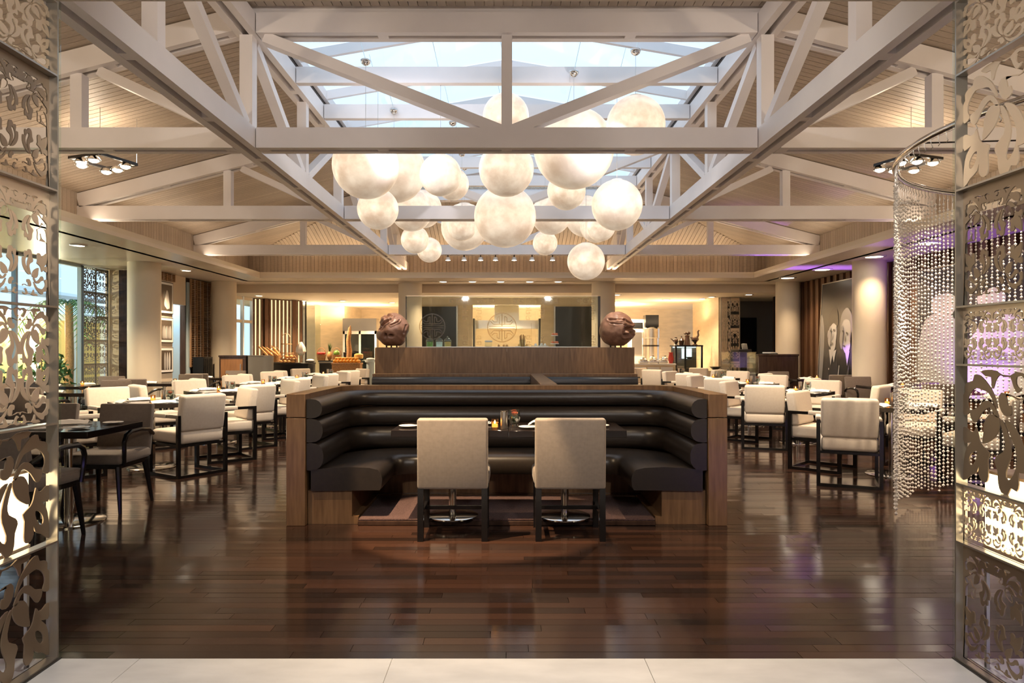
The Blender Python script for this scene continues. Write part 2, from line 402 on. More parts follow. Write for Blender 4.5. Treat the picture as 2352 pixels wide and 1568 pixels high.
# ------------------------------------------------------------------ roof: plank slopes round the skylight, hip at the back
XS, XO, ZT, SL = 2.5, 6.2, 4.56, .255          # skylight edge, cove wall, roof height at the edge, slope
D1, D2, D3, DE = 6.47, 9.94, 13.6, 16.4        # truss depths and the back cove wall
def zr(ax): return ZT-SL*(ax-XS)
ZO = zr(XO)
ceil = MB()
for s in (-1, 1): ceil.add([(s*XS, 3, ZT+.03), (s*(XO+.4), 3, zr(XO+.4)+.03), (s*(XO+.4), 17, zr(XO+.4)+.03), (s*XS, 17, ZT+.03),
                            (s*XS, 3, ZT+.13), (s*(XO+.4), 3, zr(XO+.4)+.13), (s*(XO+.4), 17, zr(XO+.4)+.13), (s*XS, 17, ZT+.13)],
                           [(0, 1, 2, 3), (4, 5, 6, 7), (0, 4, 5, 1), (1, 5, 6, 2), (2, 6, 7, 3), (3, 7, 4, 0)])
ceil.box(-XS, XS, 3, D1-.05, 4.585, 4.7)
SLB = (ZT-ZO)/(DE-D3)
ceil.add([(-XO-.4, D3, ZT+.03), (XO+.4, D3, ZT+.03), (XO+.4, DE+.4, ZO-SLB*.4+.03), (-XO-.4, DE+.4, ZO-SLB*.4+.03),
          (-XO-.4, D3, ZT+.15), (XO+.4, D3, ZT+.15), (XO+.4, DE+.4, ZO-SLB*.4+.15), (-XO-.4, DE+.4, ZO-SLB*.4+.15)],
         [(0, 1, 2, 3), (4, 5, 6, 7), (0, 4, 5, 1), (1, 5, 6, 2), (2, 6, 7, 3), (3, 7, 4, 0)])
ceiling = ceil.obj('ceiling', 'plaster', kind='structure')
RW = .088
def slope_plank(b, s, y0, xi):
    g = .004; a = []
    for yy in (y0+g, y0+RW-g):
        for xx in (xi, XO): a += [(s*xx, yy, zr(xx)), (s*xx, yy, zr(xx)+.028)]
    b.add(a, [(0, 2, 6, 4), (1, 5, 7, 3), (0, 1, 3, 2), (4, 6, 7, 5), (0, 4, 5, 1), (2, 3, 7, 6)])
roof_far = MB()
near_me = {}
for s in (-1, 1):
    b = MB(); slope_plank(b, s, 0, XS); near_me[s] = b.mesh('plank', 5)
y = 3.12; i = 0
while y < DE-.05:
    for s in (-1, 1):
        xi = XS if y < D3 else XS+(y-D3)/(DE-D3)*(XO-XS)
        if i < 82: link('plank', near_me[s], 'roofplank', ceiling, (0, y, 0))
        else: slope_plank(roof_far, s, y, xi)
    y += RW; i += 1
x = -XO
while x < XO-.05:                                # hip slope at the back, planks running down it
    g = .004; ax = max(abs(x), abs(x+RW)); yi = D3+max(0, (ax-XS)/(XO-XS))*(DE-D3)
    a = []
    for xx in (x+g, x+RW-g):
        for yy in (yi, DE): a += [(xx, yy, ZT-SLB*(yy-D3)), (xx, yy, ZT-SLB*(yy-D3)+.028)]
    roof_far.add(a, [(0, 2, 6, 4), (1, 5, 7, 3), (0, 1, 3, 2), (4, 6, 7, 5), (0, 4, 5, 1), (2, 3, 7, 6)])
    x += RW
roof_far.obj('planks', 'roofplank', ceiling, kind='stuff', ang=5)
fp = MB().box(-RW/2+.004, RW/2-.004, 3.12, D1-.12, 4.545, 4.583).mesh('plank', 5)
x = -XS+.05
while x < XS: link('plank', fp, 'roofplank', ceiling, (x, 0, 0)); x += RW
# cove walls, ledge lip and soffit ring
LX, LY = 5.68, 15.7
cove = MB()
cove.box(-XO-.1, -XO-.004, 3, DE, 3.0, ZO+.1); cove.box(XO+.004, XO+.1, 3, DE, 3.0, ZO+.1); cove.box(-XO-.1, XO+.1, DE+.016, DE+.1, 3.0, ZO+.1)
cv = cove.obj('wall_cove', 'plaster', kind='structure')
cp = MB(); x = -XO
while x < XO-.05: cp.box(x+.003, x+RW-.003, DE-.004, DE+.015, 3.12, ZO-.002); x += RW
y = 3.1
while y < DE-.05:
    for s in (-1, 1): cp.box(s*XO-.008, s*XO+.003, y+.003, y+RW-.003, 3.12, ZO+.0)
    y += RW
cp.obj('planks', 'roofplank', cv, kind='stuff', ang=5)
sof = MB()
sof.box(-8.6, -LX, 3.1, 17.3, 3.0, 3.06); sof.box(LX, 8.6, 3.1, 17.3, 3.0, 3.06); sof.box(-LX, LX, LY, 17.3, 3.0, 3.06)
sof.obj('ceiling_soffit', 'soffit', kind='structure')
lip = MB()
for s in (-1, 1): lip.box(min(s*LX, s*(LX+.05)), max(s*LX, s*(LX+.05)), 3.12, LY+.05, 3.06, 3.135)
lip.box(-LX-.05, LX+.05, LY, LY+.05, 3.06, 3.135)
lip.obj('trim_1', 'column', kind='structure')
MB().box(-8.6, 8.6, 17.25, 17.4, 2.79, 3.0).obj('trim_2', 'plaster', kind='structure')
MB().box(-8.6, 8.6, 17.4, 25, 2.79, 2.88).obj('ceiling_buffet', 'column', kind='structure')

# ------------------------------------------------------------------ trusses
CH = .19; BZ0 = 3.235; BZ1 = BZ0+CH; TZ0 = 4.31; TZ1 = 4.5
def chord(b, p, q, w=.2, h=CH, step=1.15):
    """two plates with a slot between them and battens across the slot"""
    p = Vector(p); q = Vector(q); d = (q-p).normalized(); sx = d.cross(Vector((0, 0, 1))).normalized()
    for s in (-1, 1): b.beam(p+sx*s*(w/2-.035), q+sx*s*(w/2-.035), .07, h)
    n = max(1, round((q-p).length/step))
    for i in range(n+1):
        c = p+d*min(max((q-p).length*i/n, .05), (q-p).length-.05); b.beam(c-d*.05, c+d*.05, .06, h*.98)
    # a thin web hides the sky above the slot
    b.beam(p+Vector((0, 0, h*.42)), q+Vector((0, 0, h*.42)), .07, .01)
    return b
def bar(name, par, a, b_, w, h, up=(0, 0, 1)): return MB().beam(a, b_, w, h, up).obj(name, 'truss', par)
zc = (BZ0+BZ1)/2; zt = (TZ0+TZ1)/2
names = {D1: 'just behind the front banquette', D2: 'midway through the globe lamps', D3: 'behind the last globe lamps'}
for D in (D1, D2, D3):
    t = thing('roof_truss', 'pale painted cross truss spanning the hall '+names[D], 'truss', (0, D, BZ0), 0, 'cross trusses under the roof')
    m = lambda b, n='bottom_chord': b.obj(n, 'truss', t)
    o = Vector((0, -0, -BZ0)); P = lambda x, z: Vector((x, 0, z-BZ0))
    m(chord(MB(), P(-2.34, zc), P(2.34, zc)))
    for s in (-1, 1):
        m(chord(MB(), P(s*2.56, zc), P(s*XO, zc)))
        rb = lambda ax: zr(ax)-.115
        m(chord(MB(), P(s*2.56, rb(2.56)), P(s*(XO-.01), rb(XO-.01)), .2, .2), 'rafter')
        bar('post', t, P(s*4.05, BZ1), P(s*4.05, rb(4.05)-.1), .11, .11, (0, 1, 0))
        bar('diagonal', t, P(s*3.85, rb(3.85)-.12), P(s*2.72, BZ1+.03), .09, .1, (0, 1, 0))
        bar('diagonal', t, P(s*2.28, TZ0-.02), P(s*.055, BZ1-.01), .1, .13, (0, 1, 0))
    m(chord(MB(), P(-2.34, zt), P(2.34, zt)), 'top_chord')
    bar('king_post', t, P(0, BZ1), P(0, TZ0), .1, .12, (0, 1, 0))
for s, nm in ((-1, 'window'), (1, 'photo wall')):
    t = thing('roof_truss', 'long pale truss running down the hall on the %s side' % nm, 'truss', (s*2.45, 3.2, BZ0), 0, 'long trusses beside the skylight')
    P = lambda y, z: Vector((0, y-3.2, z-BZ0))
    chord(MB(), P(3.2, zc), P(DE-.01, zc)).obj('bottom_chord', 'truss', t)
    chord(MB(), P(3.2, zt), P(D3+.1, zt)).obj('top_chord', 'truss', t)
    bar('hip_rafter', t, P(D3+.1, zt), P(DE-.05, 3.45), .12, .2)
    bays = [(3.0, D1), (D1, D2), (D2, D3)]
    for a, b in bays:
        mid = (a+b)/2
        bar('post', t, P(mid, BZ1), P(mid, TZ0), .11, .11, (0, 1, 0)); bar('post', t, P(b, BZ1), P(b, TZ0), .12, .12, (0, 1, 0))
        if a < 4: bar('diagonal', t, P(mid+.2, TZ0-.02), P(b-.12, BZ1+.03), .09, .1, (1, 0, 0))
        else:
            bar('diagonal', t, P(a+.12, TZ0-.02), P(mid-.1, BZ1+.03), .09, .1, (1, 0, 0))
            bar('diagonal', t, P(mid+.1, BZ1+.03), P(b-.14, TZ0-.02), .09, .1, (1, 0, 0))
    bar('post', t, P(D3+1.3, BZ1), P(D3+1.3, 3.86), .1, .1, (0, 1, 0))
    bar('diagonal', t, P(D3+.12, TZ0-.1), P(D3+1.2, BZ1+.03), .08, .09, (1, 0, 0))

# ------------------------------------------------------------------ skylight
sky = thing('window_1', None, None, (0, 0, 0), kind='structure')
RG = 5.02; CX = 2.33; CZ = 4.62
ys = [D1+.02, 7.63, 8.79, D2+.02, 11.15, 12.38, D3-.02]
for k, yy in enumerate(ys):
    if 0 < k < 6 and k != 3: MB().box(-2.34, 2.34, yy-.045, yy+.045, 4.315, 4.495).obj('beam', 'truss', sky)
    b = MB()
    for s in (-1, 1): b.beam((s*CX, yy, CZ+.0), (0, yy, RG), .05, .11)
    b.obj('rafter', 'truss', sky)
MB().box(-.04, .04, D1, D3, RG-.03, RG+.06).obj('ridge', 'truss', sky)
for s in (-1, 1):
    MB().box(min(s*2.31, s*2.36), max(s*2.31, s*2.36), D1, D3, 4.56, CZ+.05).obj('curb', 'truss', sky)
    MB().box(min(s*2.365, s*2.40), max(s*2.365, s*2.40), D1, D3, 4.52, 4.60).obj('gasket', 'void', sky)
    for a, b_ in zip(ys, ys[1:]):
        q = [(s*CX, a+.03, CZ+.06), (s*.04, a+.03, RG+.06), (s*.04, b_-.03, RG+.06), (s*CX, b_-.03, CZ+.06)]
        MB().add(q+[(x_, y_, z_+.012) for x_, y_, z_ in q], [(0, 1, 2, 3), (4, 5, 6, 7), (0, 1, 5, 4), (1, 2, 6, 5), (2, 3, 7, 6), (3, 0, 4, 7)])
        mb = MB(); mb.add(q+[(x_, y_, z_+.012) for x_, y_, z_ in q], [(0, 1, 2, 3), (4, 5, 6, 7), (0, 1, 5, 4), (1, 2, 6, 5), (2, 3, 7, 6), (3, 0, 4, 7)])
        mb.obj('pane', 'skypane', sky)
for yy in (D1-.06, D3+.02):
    b = MB(); b.add([(-2.5, yy, 4.5), (2.5, yy, 4.5), (2.5, yy, 4.7), (0, yy, RG+.1), (-2.5, yy, 4.7)]+[(-2.5, yy+.04, 4.5), (2.5, yy+.04, 4.5), (2.5, yy+.04, 4.7), (0, yy+.04, RG+.1), (-2.5, yy+.04, 4.7)],
                    [(0, 1, 2, 3, 4), (5, 6, 7, 8, 9), (0, 1, 6, 5), (1, 2, 7, 6), (2, 3, 8, 7), (3, 4, 9, 8), (4, 0, 5, 9)])
    b.obj('gable', 'truss', sky)
for s in (-1, 1): MB().box(min(s*2.40, s*2.6), max(s*2.40, s*2.6), 3, DE, 4.6, 4.74).obj('roof_edge', 'plaster', sky)

# ------------------------------------------------------------------ globe pendants
GL = [(1162, 268, 53, 8.2), (1460, 288, 67, 6.95), (1318, 341, 92, 7.5), (840, 380, 76, 7.2), (905, 392, 73, 8.7), (1012, 402, 48, 7.65), (1040, 423, 37, 9.15), (1163, 388, 63, 7.5),
      (1160, 497, 71, 9.1), (868, 480, 47, 7.9), (945, 483, 48, 10.7), (972, 480, 43, 11.85), (953, 550, 32, 11.3), (986, 574, 28.5, 12.65), (1067, 521, 54, 11.4), (1061, 520, 33, 10.6),
      (1266, 493, 46, 11.0), (1301, 438, 44, 8.6), (1345, 497, 47, 12.3), (1369, 521, 36, 11.6), (1380, 521, 33, 10.7), (1417, 471, 58, 7.8), (1252, 558, 28, 11.5), (1346, 600, 43, 10.6)]
GN = ['pale globe lamp highest up, behind the king post', 'globe lamp nearest the entrance on the photo wall side', 'largest glowing globe lamp of the cluster', 'big front globe lamp nearest the window side',
      'big globe lamp tucked behind the front window-side globe', 'small bright globe lamp hanging between two big ones', 'small globe lamp half hidden behind a slightly larger one', 'medium globe lamp hanging right under the king post',
      'large bright globe lamp hanging low below the central one', 'small globe lamp hanging just below the front window-side globe', 'globe lamp cut across by the second truss, window side', 'globe lamp farthest back behind the second truss on window side',
      'small round lamp below the second truss on the window side', 'lowest small round lamp on the window side', 'large dim globe lamp behind the second truss beside the central one', 'small bright globe lamp in front of a larger dim globe',
      'globe lamp under the second truss between centre and photo wall', 'small globe lamp hanging directly under the largest globe', 'dim globe lamp farthest back on the photo wall side', 'rear one of two overlapping small globes, photo wall side',
      'front one of two overlapping small globes, photo wall side', 'bright globe lamp beside the truss on the photo wall side', 'tiny globe lamp in front of the third truss chord', 'lowest globe lamp hanging alone near the photo wall side']
sph = {}
for (gx, gy, gr, Y), nm in zip(GL, GN):
    c = at(gx, gy, Y); r = gr/F*Y
    g = thing('globe_pendant', nm, 'pendant lamp', tuple(c), 0, 'globe pendant lamps under the skylight')
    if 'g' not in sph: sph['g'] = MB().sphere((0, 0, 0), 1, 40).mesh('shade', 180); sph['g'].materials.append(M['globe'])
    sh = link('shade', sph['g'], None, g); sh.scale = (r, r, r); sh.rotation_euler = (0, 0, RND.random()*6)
    cz = 4.40-c.z; 
    if cz > r+.06:
        MB().cyl((0, 0, r*.99), (0, 0, cz), .0025, n=6).obj('wire', 'steel', g)
        MB().lathe([(0, 0), (.022, .004), (.045, .022), (.055, .05), (.055, .058), (0, .058)], (0, 0, cz-.055), 18).obj('canopy', 'chrome', g)
        s = -1 if c.x < 0 else 1
        top = CZ+.065+(RG-CZ)*(1-abs(c.x+s*.12)/CX)-c.z
        MB().tube([(0, 0, cz), (s*.12, .1, top)], .004, 6).obj('cable', 'steel', g)
    else:
        top = CZ+.065+(RG-CZ)*(1-abs(c.x)/CX)-c.z
        MB().cyl((0, 0, r*.99), (0, 0, top), .004, n=6).obj('cable', 'steel', g)
    MB().lathe([(r*.23, r*.965), (r*.24, r*1.0), (0, r*1.01)], (0, 0, 0), 20).obj('cap', 'white', g)
# ------------------------------------------------------------------ front banquette
def upath(hx, yf, yb, r, n=7):
    """U-shaped path: from the left front end round the back to the right front end"""
    p = [(-hx, yf)]
    for i in range(n+1):
        a = PI-PI/2*i/n; p.append((-hx+r+r*math.cos(a), yb-r+r*math.sin(a)))
    for i in range(n+1):
        a = PI/2-PI/2*i/n; p.append((hx-r+r*math.cos(a), yb-r+r*math.sin(a)))
    p.append((hx, yf)); return p
def sweep(path, prof, caps=True, dense=.12):
    """sweep a closed (offset, z) section along a 2D path; offset > 0 points to the inside of the U"""
    q = []
    for a, b in zip(path, path[1:]):
        n = max(1, int(math.dist(a, b)/dense))
        q += [(a[0]+(b[0]-a[0])*i/n, a[1]+(b[1]-a[1])*i/n) for i in range(n)]
    q.append(path[-1]); rings = []
    for i, (x, y) in enumerate(q):
        a = q[max(i-1, 0)]; b = q[min(i+1, len(q)-1)]; d = Vector((b[0]-a[0], b[1]-a[1])).normalized(); nx, ny = d.y, -d.x
        rings.append([(x+nx*o, y+ny*o, z) for o, z in prof])
    m = MB(); R = [[m.b.verts.new(v) for v in r] for r in rings]; n = len(prof)
    for A, B in zip(R, R[1:]):
        for k in range(n): m.b.faces.new([A[k], A[(k+1) % n], B[(k+1) % n], B[k]])
    if caps: m.b.faces.new(R[0][::-1]); m.b.faces.new(R[-1])
    return m
def roll(z0, z1, th, base=.0, n=9):
    zc_, h = (z0+z1)/2, (z1-z0)/2
    return [(base, z1-.004)]+[(base+th*math.cos(a)**.55, zc_+h*math.sin(a)) for a in [PI/2*.96*(1-2*i/n) for i in range(n+1)]]+[(base, z0+.004)]
BQ = thing('banquette', 'dark leather horseshoe banquette in a wooden surround facing the entrance', 'banquette', (0, 0, 0))
YF = 5.23; YB = 6.5
inner = upath(1.54, YF+.02, YB, .34)
for s in (-1, 1):
    MB().box(min(s*1.545, s*1.69), max(s*1.545, s*1.69), YF, YF+.14, .832, 1.01, None, .003, 1).obj('post_block', 'veneer', BQ)
    MB().box(min(s*1.545, s*1.69), max(s*1.545, s*1.69), YF, YF+.14, 0, .826, None, .003, 1).obj('post', 'veneer', BQ)
outer = upath(1.69, YF+.141, YB+.15, .36)
sweep(outer, [(0, 0), (0, .985), (.03, .985), (.03, 0)]).obj('outer_panel', 'veneer', BQ)
sweep(upath(1.69, YF+.141, YB+.15, .36), [(0, .985), (0, 1.01), (.146, 1.01), (.146, .965), (.03, .965), (.03, .985)]).obj('top_rail', 'veneer', BQ)
for z0, z1, th in ((.822, .972, .12), (.636, .820, .125), (.42, .634, .13)):
    sweep(inner, roll(z0, z1, th)).obj('back_roll', 'leather', BQ)
seatp = [(.02, .262), (.02, .425)]+[(o, z) for o, z in ((.15, .438), (.32, .447), (.47, .44), (.535, .425), (.56, .395), (.57, .35), (.565, .30), (.55, .268))]
sweep(upath(1.53, YF+.03, YB-.01, .66, 9), seatp).obj('seat_cushion', 'leather', BQ)
sweep(upath(1.54, YF+.06, YB, .34), [(0, 0), (0, .26), (.34, .26), (.34, .06), (.39, .06), (.39, 0)]).obj('plinth', 'veneer', BQ)
plat = MB().box(-1.145, 1.145, 5.24, 6.10, .001, .035, None, .004, 1).obj('carpet_platform', 'darkwood')
tag(plat, 'low carpeted step inside the front banquette under the two black tables', 'platform')
MB().box(-1.14, 1.14, 5.245, 6.10, .035, .053, None, .006, 2).obj('carpet', 'carpet', plat)

# ------------------------------------------------------------------ booths behind, tall partition, carved heads, glass screen
B2 = thing('booth_seating', 'pair of dark leather booths behind the front banquette, split by a wood rail', 'booth', (0, 0, 0))
MB().box(-1.88, 1.83, 9.55, 9.78, 0, 1.012, None, .004, 1).obj('back_panel', 'veneer', B2)
MB().box(.33, .50, 6.70, 9.54, 0, 1.012, None, .004, 1).obj('divider', 'veneer', B2)
for x0, x1 in ((-1.87, .325), (.505, 1.82)):
    m = MB()
    for z0, z1 in ((.80, .975), (.62, .795), (.44, .615)):
        pr = roll(z0, z1, .09); n = len(pr)
        A = [m.b.verts.new((x0, 9.545-o, z)) for o, z in pr]; B = [m.b.verts.new((x1, 9.545-o, z)) for o, z in pr]
        for k in range(n): m.b.faces.new([A[k], A[(k+1) % n], B[(k+1) % n], B[k]])
        m.b.faces.new(A[::-1]); m.b.faces.new(B)
    m.obj('back_roll', 'leather', B2)
    MB().box(x0, x1, 8.9, 9.44, .26, .435, None, .03).obj('seat_cushion', 'leather', B2)
    MB().box(x0, x1, 9.0, 9.5, 0, .26).obj('plinth', 'veneer', B2)
PT = thing('partition_counter', 'tall wooden partition topped by two carved heads', 'partition', (0, 0, 0))
PY = 9.86; PZ = 1.385
xs = [-1.905, -1.56, -.8, -.0, .75, 1.42, 1.845]
for a, b in zip(xs, xs[1:]): MB().box(a+.0006, b-.0006, PY, PY+.4, 0.01, PZ-.012, None, .001, 1).obj('panel', 'veneer', PT)
MB().box(-1.905, 1.845, PY, PY+.4, PZ-.011, PZ).obj('top', 'veneer', PT)

SIL = [(0, .98), (15, 1.02), (45, 1.0), (90, 1.0), (112, .98), (130, 1.0), (146, .86), (160, .72), (180, .86), (196, 1.04), (206, 1.06), (225, .98), (270, .98), (300, 1.05), (316, 1.0), (330, .9), (345, .9), (360, .98)]
def sil(nx, nz):
    a = math.degrees(math.atan2(nz, nx)) % 360
    for (a0, r0), (a1, r1) in zip(SIL, SIL[1:]):
        if a0 <= a <= a1: k = (a-a0)/(a1-a0); k = k*k*(3-2*k); return r0+(r1-r0)*k
def head(seed, tall, grooves, pits):
    t = bmesh.new(); bmesh.ops.create_icosphere(t, subdivisions=6, radius=1)
    for v in t.verts:
        n = v.co.normalized(); r = 1+.06*noise.noise(n*1.3+Vector((seed, 0, 0)))+.018*noise.noise(n*4+Vector((seed, 5, 0)))
        if seed == 3: r *= 1+(sil(n.x, n.z)-1)*(1-n.y*n.y)
        for (x0, z0, x1, z1, w, dp) in grooves:       # grooves lie on the -y face
            if n.y > .25: continue
            a = Vector((x0, z0)); b = Vector((x1, z1)); p = Vector((n.x, n.z)); L = b-a
            k = max(0, min(1, (p-a).dot(L)/max(L.length_squared, 1e-6))); d = (p-a-L*k).length
            r -= dp*math.exp(-(d/w)**2)*(1-.4*k)
            r += dp*.35*math.exp(-((d-w*2)/w)**2)
        for (x0, z0, sx, sz, dp) in pits:
            if n.y < .1: r -= dp*math.exp(-((n.x-x0)/sx)**2-((n.z-z0)/sz)**2)
        v.co = Vector((n.x*r, n.y*r, n.z*r*tall))
        if v.co.z < -.93*tall: v.co.z = -.93*tall
    m = MB(); m.merge(t); return m
gl = [(-.55, .25, .0, .55, .05, .12), (-.7, .0, -.15, .5, .05, .10), (.05, .25, .45, .45, .035, .10), (.45, .45, .5, .55, .04, .12), (-.35, .88, .05, .78, .05, .12), (-.8, .35, -.45, .5, .06, .14), (0, .7, .3, .72, .02, .04), (.75, -.2, .85, .25, .04, .08)]
pl = [(-.30, -.36, .085, .13, .38), (.06, -.38, .13, .075, .38), (.6, -.05, .3, .3, -.05), (-.1, -.05, .3, .2, -.04)]
gr = [(-.55, .55, .3, .5, .05, .10), (.3, .5, .75, .25, .05, .10), (-.5, .33, .35, .22, .03, .06), (.35, .15, .25, -.3, .08, .13), (.3, -.35, .75, -.3, .07, .16), (.45, .0, .95, .05, .09, .2), (.6, -.2, .9, -.15, .06, .14), (-.3, .25, .3, .12, .02, .04), (-.2, .95, .4, .85, .03, .03)]
pr_ = [(-.1, .50, .08, .07, -.07), (.1, .47, .08, .06, -.06), (.62, -.1, .2, .18, .12), (-.25, -.25, .3, .22, -.02)]
for px_, w, gg, pp, lb, sd in ((902, 79, gl, pl, 'gnarled carved wooden head on the window end of the partition', 3), (1416.5, 81, gr, pr_, 'smooth carved wooden ball head on the photo wall end of the partition', 8)):
    r = w/2/F*9.98; x = px2x(px_, 9.98)
    t = thing('wood_sculpture', lb, 'sculpture', (x, 9.98, PZ), 0, 'carved heads on the partition')
    hb = link('head', head(sd, 1.02, gg, pp).mesh('head', 180), 'sculpt', t, (0, 0, r*.99+.006)); hb.scale = (r*.97,)*3
    for q in (-.09, -.02, .06): MB().cyl((q, 0, 0), (q, 0, .03), .012, n=8).obj('foot', 'frame', t)

GS = thing('glass_screen', 'etched glass screen standing on the partition between the carved heads', 'screen', (0, 10.22, PZ))
GX0, GX1, GH = -1.5, 1.365, .765
for a, b in ((GX0, -.525), (-.522, .425), (.428, GX1)):
    MB().box(a, b, -.006, .006, .012, GH).obj('pane', 'greenglass', GS)
MB().box(GX0, GX1, -.012, .012, 0, .012).obj('channel', 'steel', GS)
MB().box(GX0, GX1, -.008, .008, GH, GH+.010).obj('top_edge', 'champagne', GS)
MB().box(GX1, GX1+.035, -.01, .03, 0, GH).obj('end_post', 'frame', GS); MB().box(GX0-.012, GX0, -.01, .02, 0, GH).obj('end_post', 'frame', GS)
def line2(m, a, b, w=.008): m.beam((a[0], -.0075, a[1]), (b[0], -.0075, b[1]), w, .002, (0, 1, 0))
def medallion(cx, cz, r):
    m = MB(); n = 40
    for i in range(n):
        a, b = 2*PI*i/n, 2*PI*(i+1)/n
        line2(m, (cx+r*math.cos(a), cz+r*math.sin(a)), (cx+r*math.cos(b), cz+r*math.sin(b)), .016)
    for s in (-1, 1):
        for x in (.0,): line2(m, (cx, cz+s*.09*r), (cx, cz+s*.95*r), .014)
        line2(m, (cx-r*.6, cz+s*r*.22), (cx+r*.6, cz+s*r*.22), .014); line2(m, (cx-r*.9, cz+s*r*.08), (cx+r*.9, cz+s*r*.08), .010)
        for q in (-1, 1):
            pts = [(cx+q*.18*r, cz+s*.22*r), (cx+q*.18*r, cz+s*.78*r), (cx+q*.34*r, cz+s*.7*r), (cx+q*.34*r, cz+s*.4*r), (cx+q*.55*r, cz+s*.4*r), (cx+q*.72*r, cz+s*.55*r)]
            for a, b in zip(pts, pts[1:]): line2(m, a, b, .012)
            line2(m, (cx+q*.6*r, cz+s*.22*r), (cx+q*.8*r, cz+s*.45*r), .012)
    return m
def zx(px_, py): p = at(px_, py, 10.22); return (p.x, p.z-PZ)
cx, cz = zx(1153, 752); medallion(cx, cz, .215).obj('etched_medallion', 'etched', GS)
cx, cz = zx(993, 750); medallion(cx, cz, .19).obj('etched_medallion', 'etched', GS)
fm = MB()
def fret(x, z, s, fx, fz):
    P = [(0, 0), (3, 0), (3, 2), (1, 2), (1, 1), (2, 1)]
    for a, b in zip(P, P[1:]): line2(fm, (x+fx*a[0]*s, z+fz*a[1]*s), (x+fx*b[0]*s, z+fz*b[1]*s), .006)
for ex, d in ((.37, -1), (.48, 1), (-.46, 1), (-.58, -1), (1.33, -1)):
    for k in range(4): fret(ex, GH-.04-k*.085, .026, d, -1)
    for k in range(1, 3): fret(ex+d*k*.10, GH-.04, .026, d, -1)
    for k in range(2): fret(ex, .04+k*.085, .024, d, 1)
    line2(fm, (ex, .06), (ex, GH-.4), .004)
fm.obj('etched_fretwork', 'etched', GS)

# ------------------------------------------------------------------ chairs
def side_chair():
    t = thing('side_chair', 'taupe upholstered chair', 'chair')
    MB().box(-.25, .25, -.035, .045, .365, .866, TR((0, -.2, 0), rx=rad(2)), .018, 3).obj('backrest', 'taupe', t)
    MB().box(-.258, .258, -.16, .20, .375, .485, None, .03, 3).obj('seat', 'taupe', t)
    for s in (-1, 1):
        MB().add([], []); b = MB()
        b.beam((s*.226, -.235, 0), (s*.226, -.222, .37), .042, .042, (0, 1, 0)); b.obj('leg', 'black', t)
        b = MB(); b.beam((s*.226, .15, 0), (s*.226, .15, .38), .042, .042, (0, 1, 0)); b.obj('leg', 'black', t)
        MB().box(s*.226-.012, s*.226+.012, -.205, .13, .17, .20).obj('stretcher', 'black', t)
    MB().box(-.213, .213, -.02, .005, .172, .198).obj('stretcher', 'black', t)
    return t
def armchair():
    t = thing('armchair', 'cream armchair', 'chair')
    for s in (-1, 1):
        b = MB(); x0, x1 = (s*.275-.0165, s*.275+.0165)
        b.box(x0, x1, -.285, -.245, 0, .66); b.box(x0, x1, .245, .285, 0, .66); b.box(x0, x1, -.245, .245, 0, .032); b.box(x0, x1, -.245, .245, .628, .66)
        b.obj('side_frame', 'black', t)
        MB().box(s*.275-.026, s*.275+.026, -.06, .24, .624, .672, None, .012, 2).obj('arm_pad', 'cream', t)
    MB().box(-.258, .258, -.282, -.252, 0, .03).obj('stretcher', 'black', t); MB().box(-.258, .258, -.27, .27, .325, .352).obj('seat_rail', 'black', t)
    MB().box(-.254, .254, -.275, .285, .353, .492, None, .038, 3).obj('seat', 'cream', t)
    MB().box(-.255, .255, -.055, .055, .0, .385, TR((0, -.225, .492), rx=rad(8)), .03, 3).obj('backrest', 'cream', t)
    return t
def dark_chair():
    t = thing('carver_chair', 'grey armchair', 'chair')
    MB().box(-.245, .245, -.24, .25, .40, .49, None, .03, 3).obj('seat', 'grey', t)
    MB().box(-.235, .235, -.03, .03, 0, .46, TR((0, -.23, .41), rx=rad(9)), .016, 2).obj('backrest', 'grey', t)
    MB().box(-.22, .22, -.22, .225, .365, .40).obj('seat_rail', 'black', t)
    for s in (-1, 1):
        for y, dy in ((.21, .035), (-.2, -.06)):
            m = MB(); m.cyl((s*.24, y+dy, 0), (s*.205, y, .38), .014, .026, 8); m.obj('leg', 'black', t)
        m = MB(); m.tube([(s*.245, -.27, .60), (s*.268, -.15, .655), (s*.272, .0, .672), (s*.27, .14, .668), (s*.266, .2, .64), (s*.262, .225, .58), (s*.258, .215, .48), (s*.25, .205, .39)], [.015, .019, .02, .02, .02, .019, .017, .016], 8)
        m.obj('armrest', 'black', t)
    return t
def pedestal_table(w, d, h=.75, base=.24, th=.05):
    t = thing('pedestal_table', 'table', 'table')
    MB().box(-w/2, w/2, -d/2, d/2, h-th, h, None, .003, 1).obj('tabletop', 'ebony', t)
    MB().cyl((0, 0, .012), (0, 0, h-th), .03, n=20).obj('column', 'chrome', t)
    MB().lathe([(0, 0), (base, 0), (base, .008), (base-.012, .013), (.06, .018), (0, .018)], n=40).obj('foot', 'chrome', t)
    return t
SC = Proto(side_chair()); AC = Proto(armchair()); DC = Proto(dark_chair())
HEAD = {'e': 'back to the entrance', 'f': 'facing the entrance'}
SC.put((-.383, 5.06, 0), 0, 'taupe side chair at the window-side black table in the front banquette', 'taupe chairs at the front banquette')
SC.put((.45, 5.06, 0), 0, 'taupe side chair at the photo-wall-side black table in the front banquette', 'taupe chairs at the front banquette')
# front tables
ft = pedestal_table(.87, .56, .70, .2, .052); ft.location = (-.424, 5.345, .053)
tag(ft, 'black table in the front banquette holding the candle and steel tumbler', 'table', 'black tables in the front banquette')
ft2 = dup(ft, (.452, 5.325, .053), 0, 'black table in the front banquette holding the rose in a glass', 'black tables in the front banquette')
TT = .7535
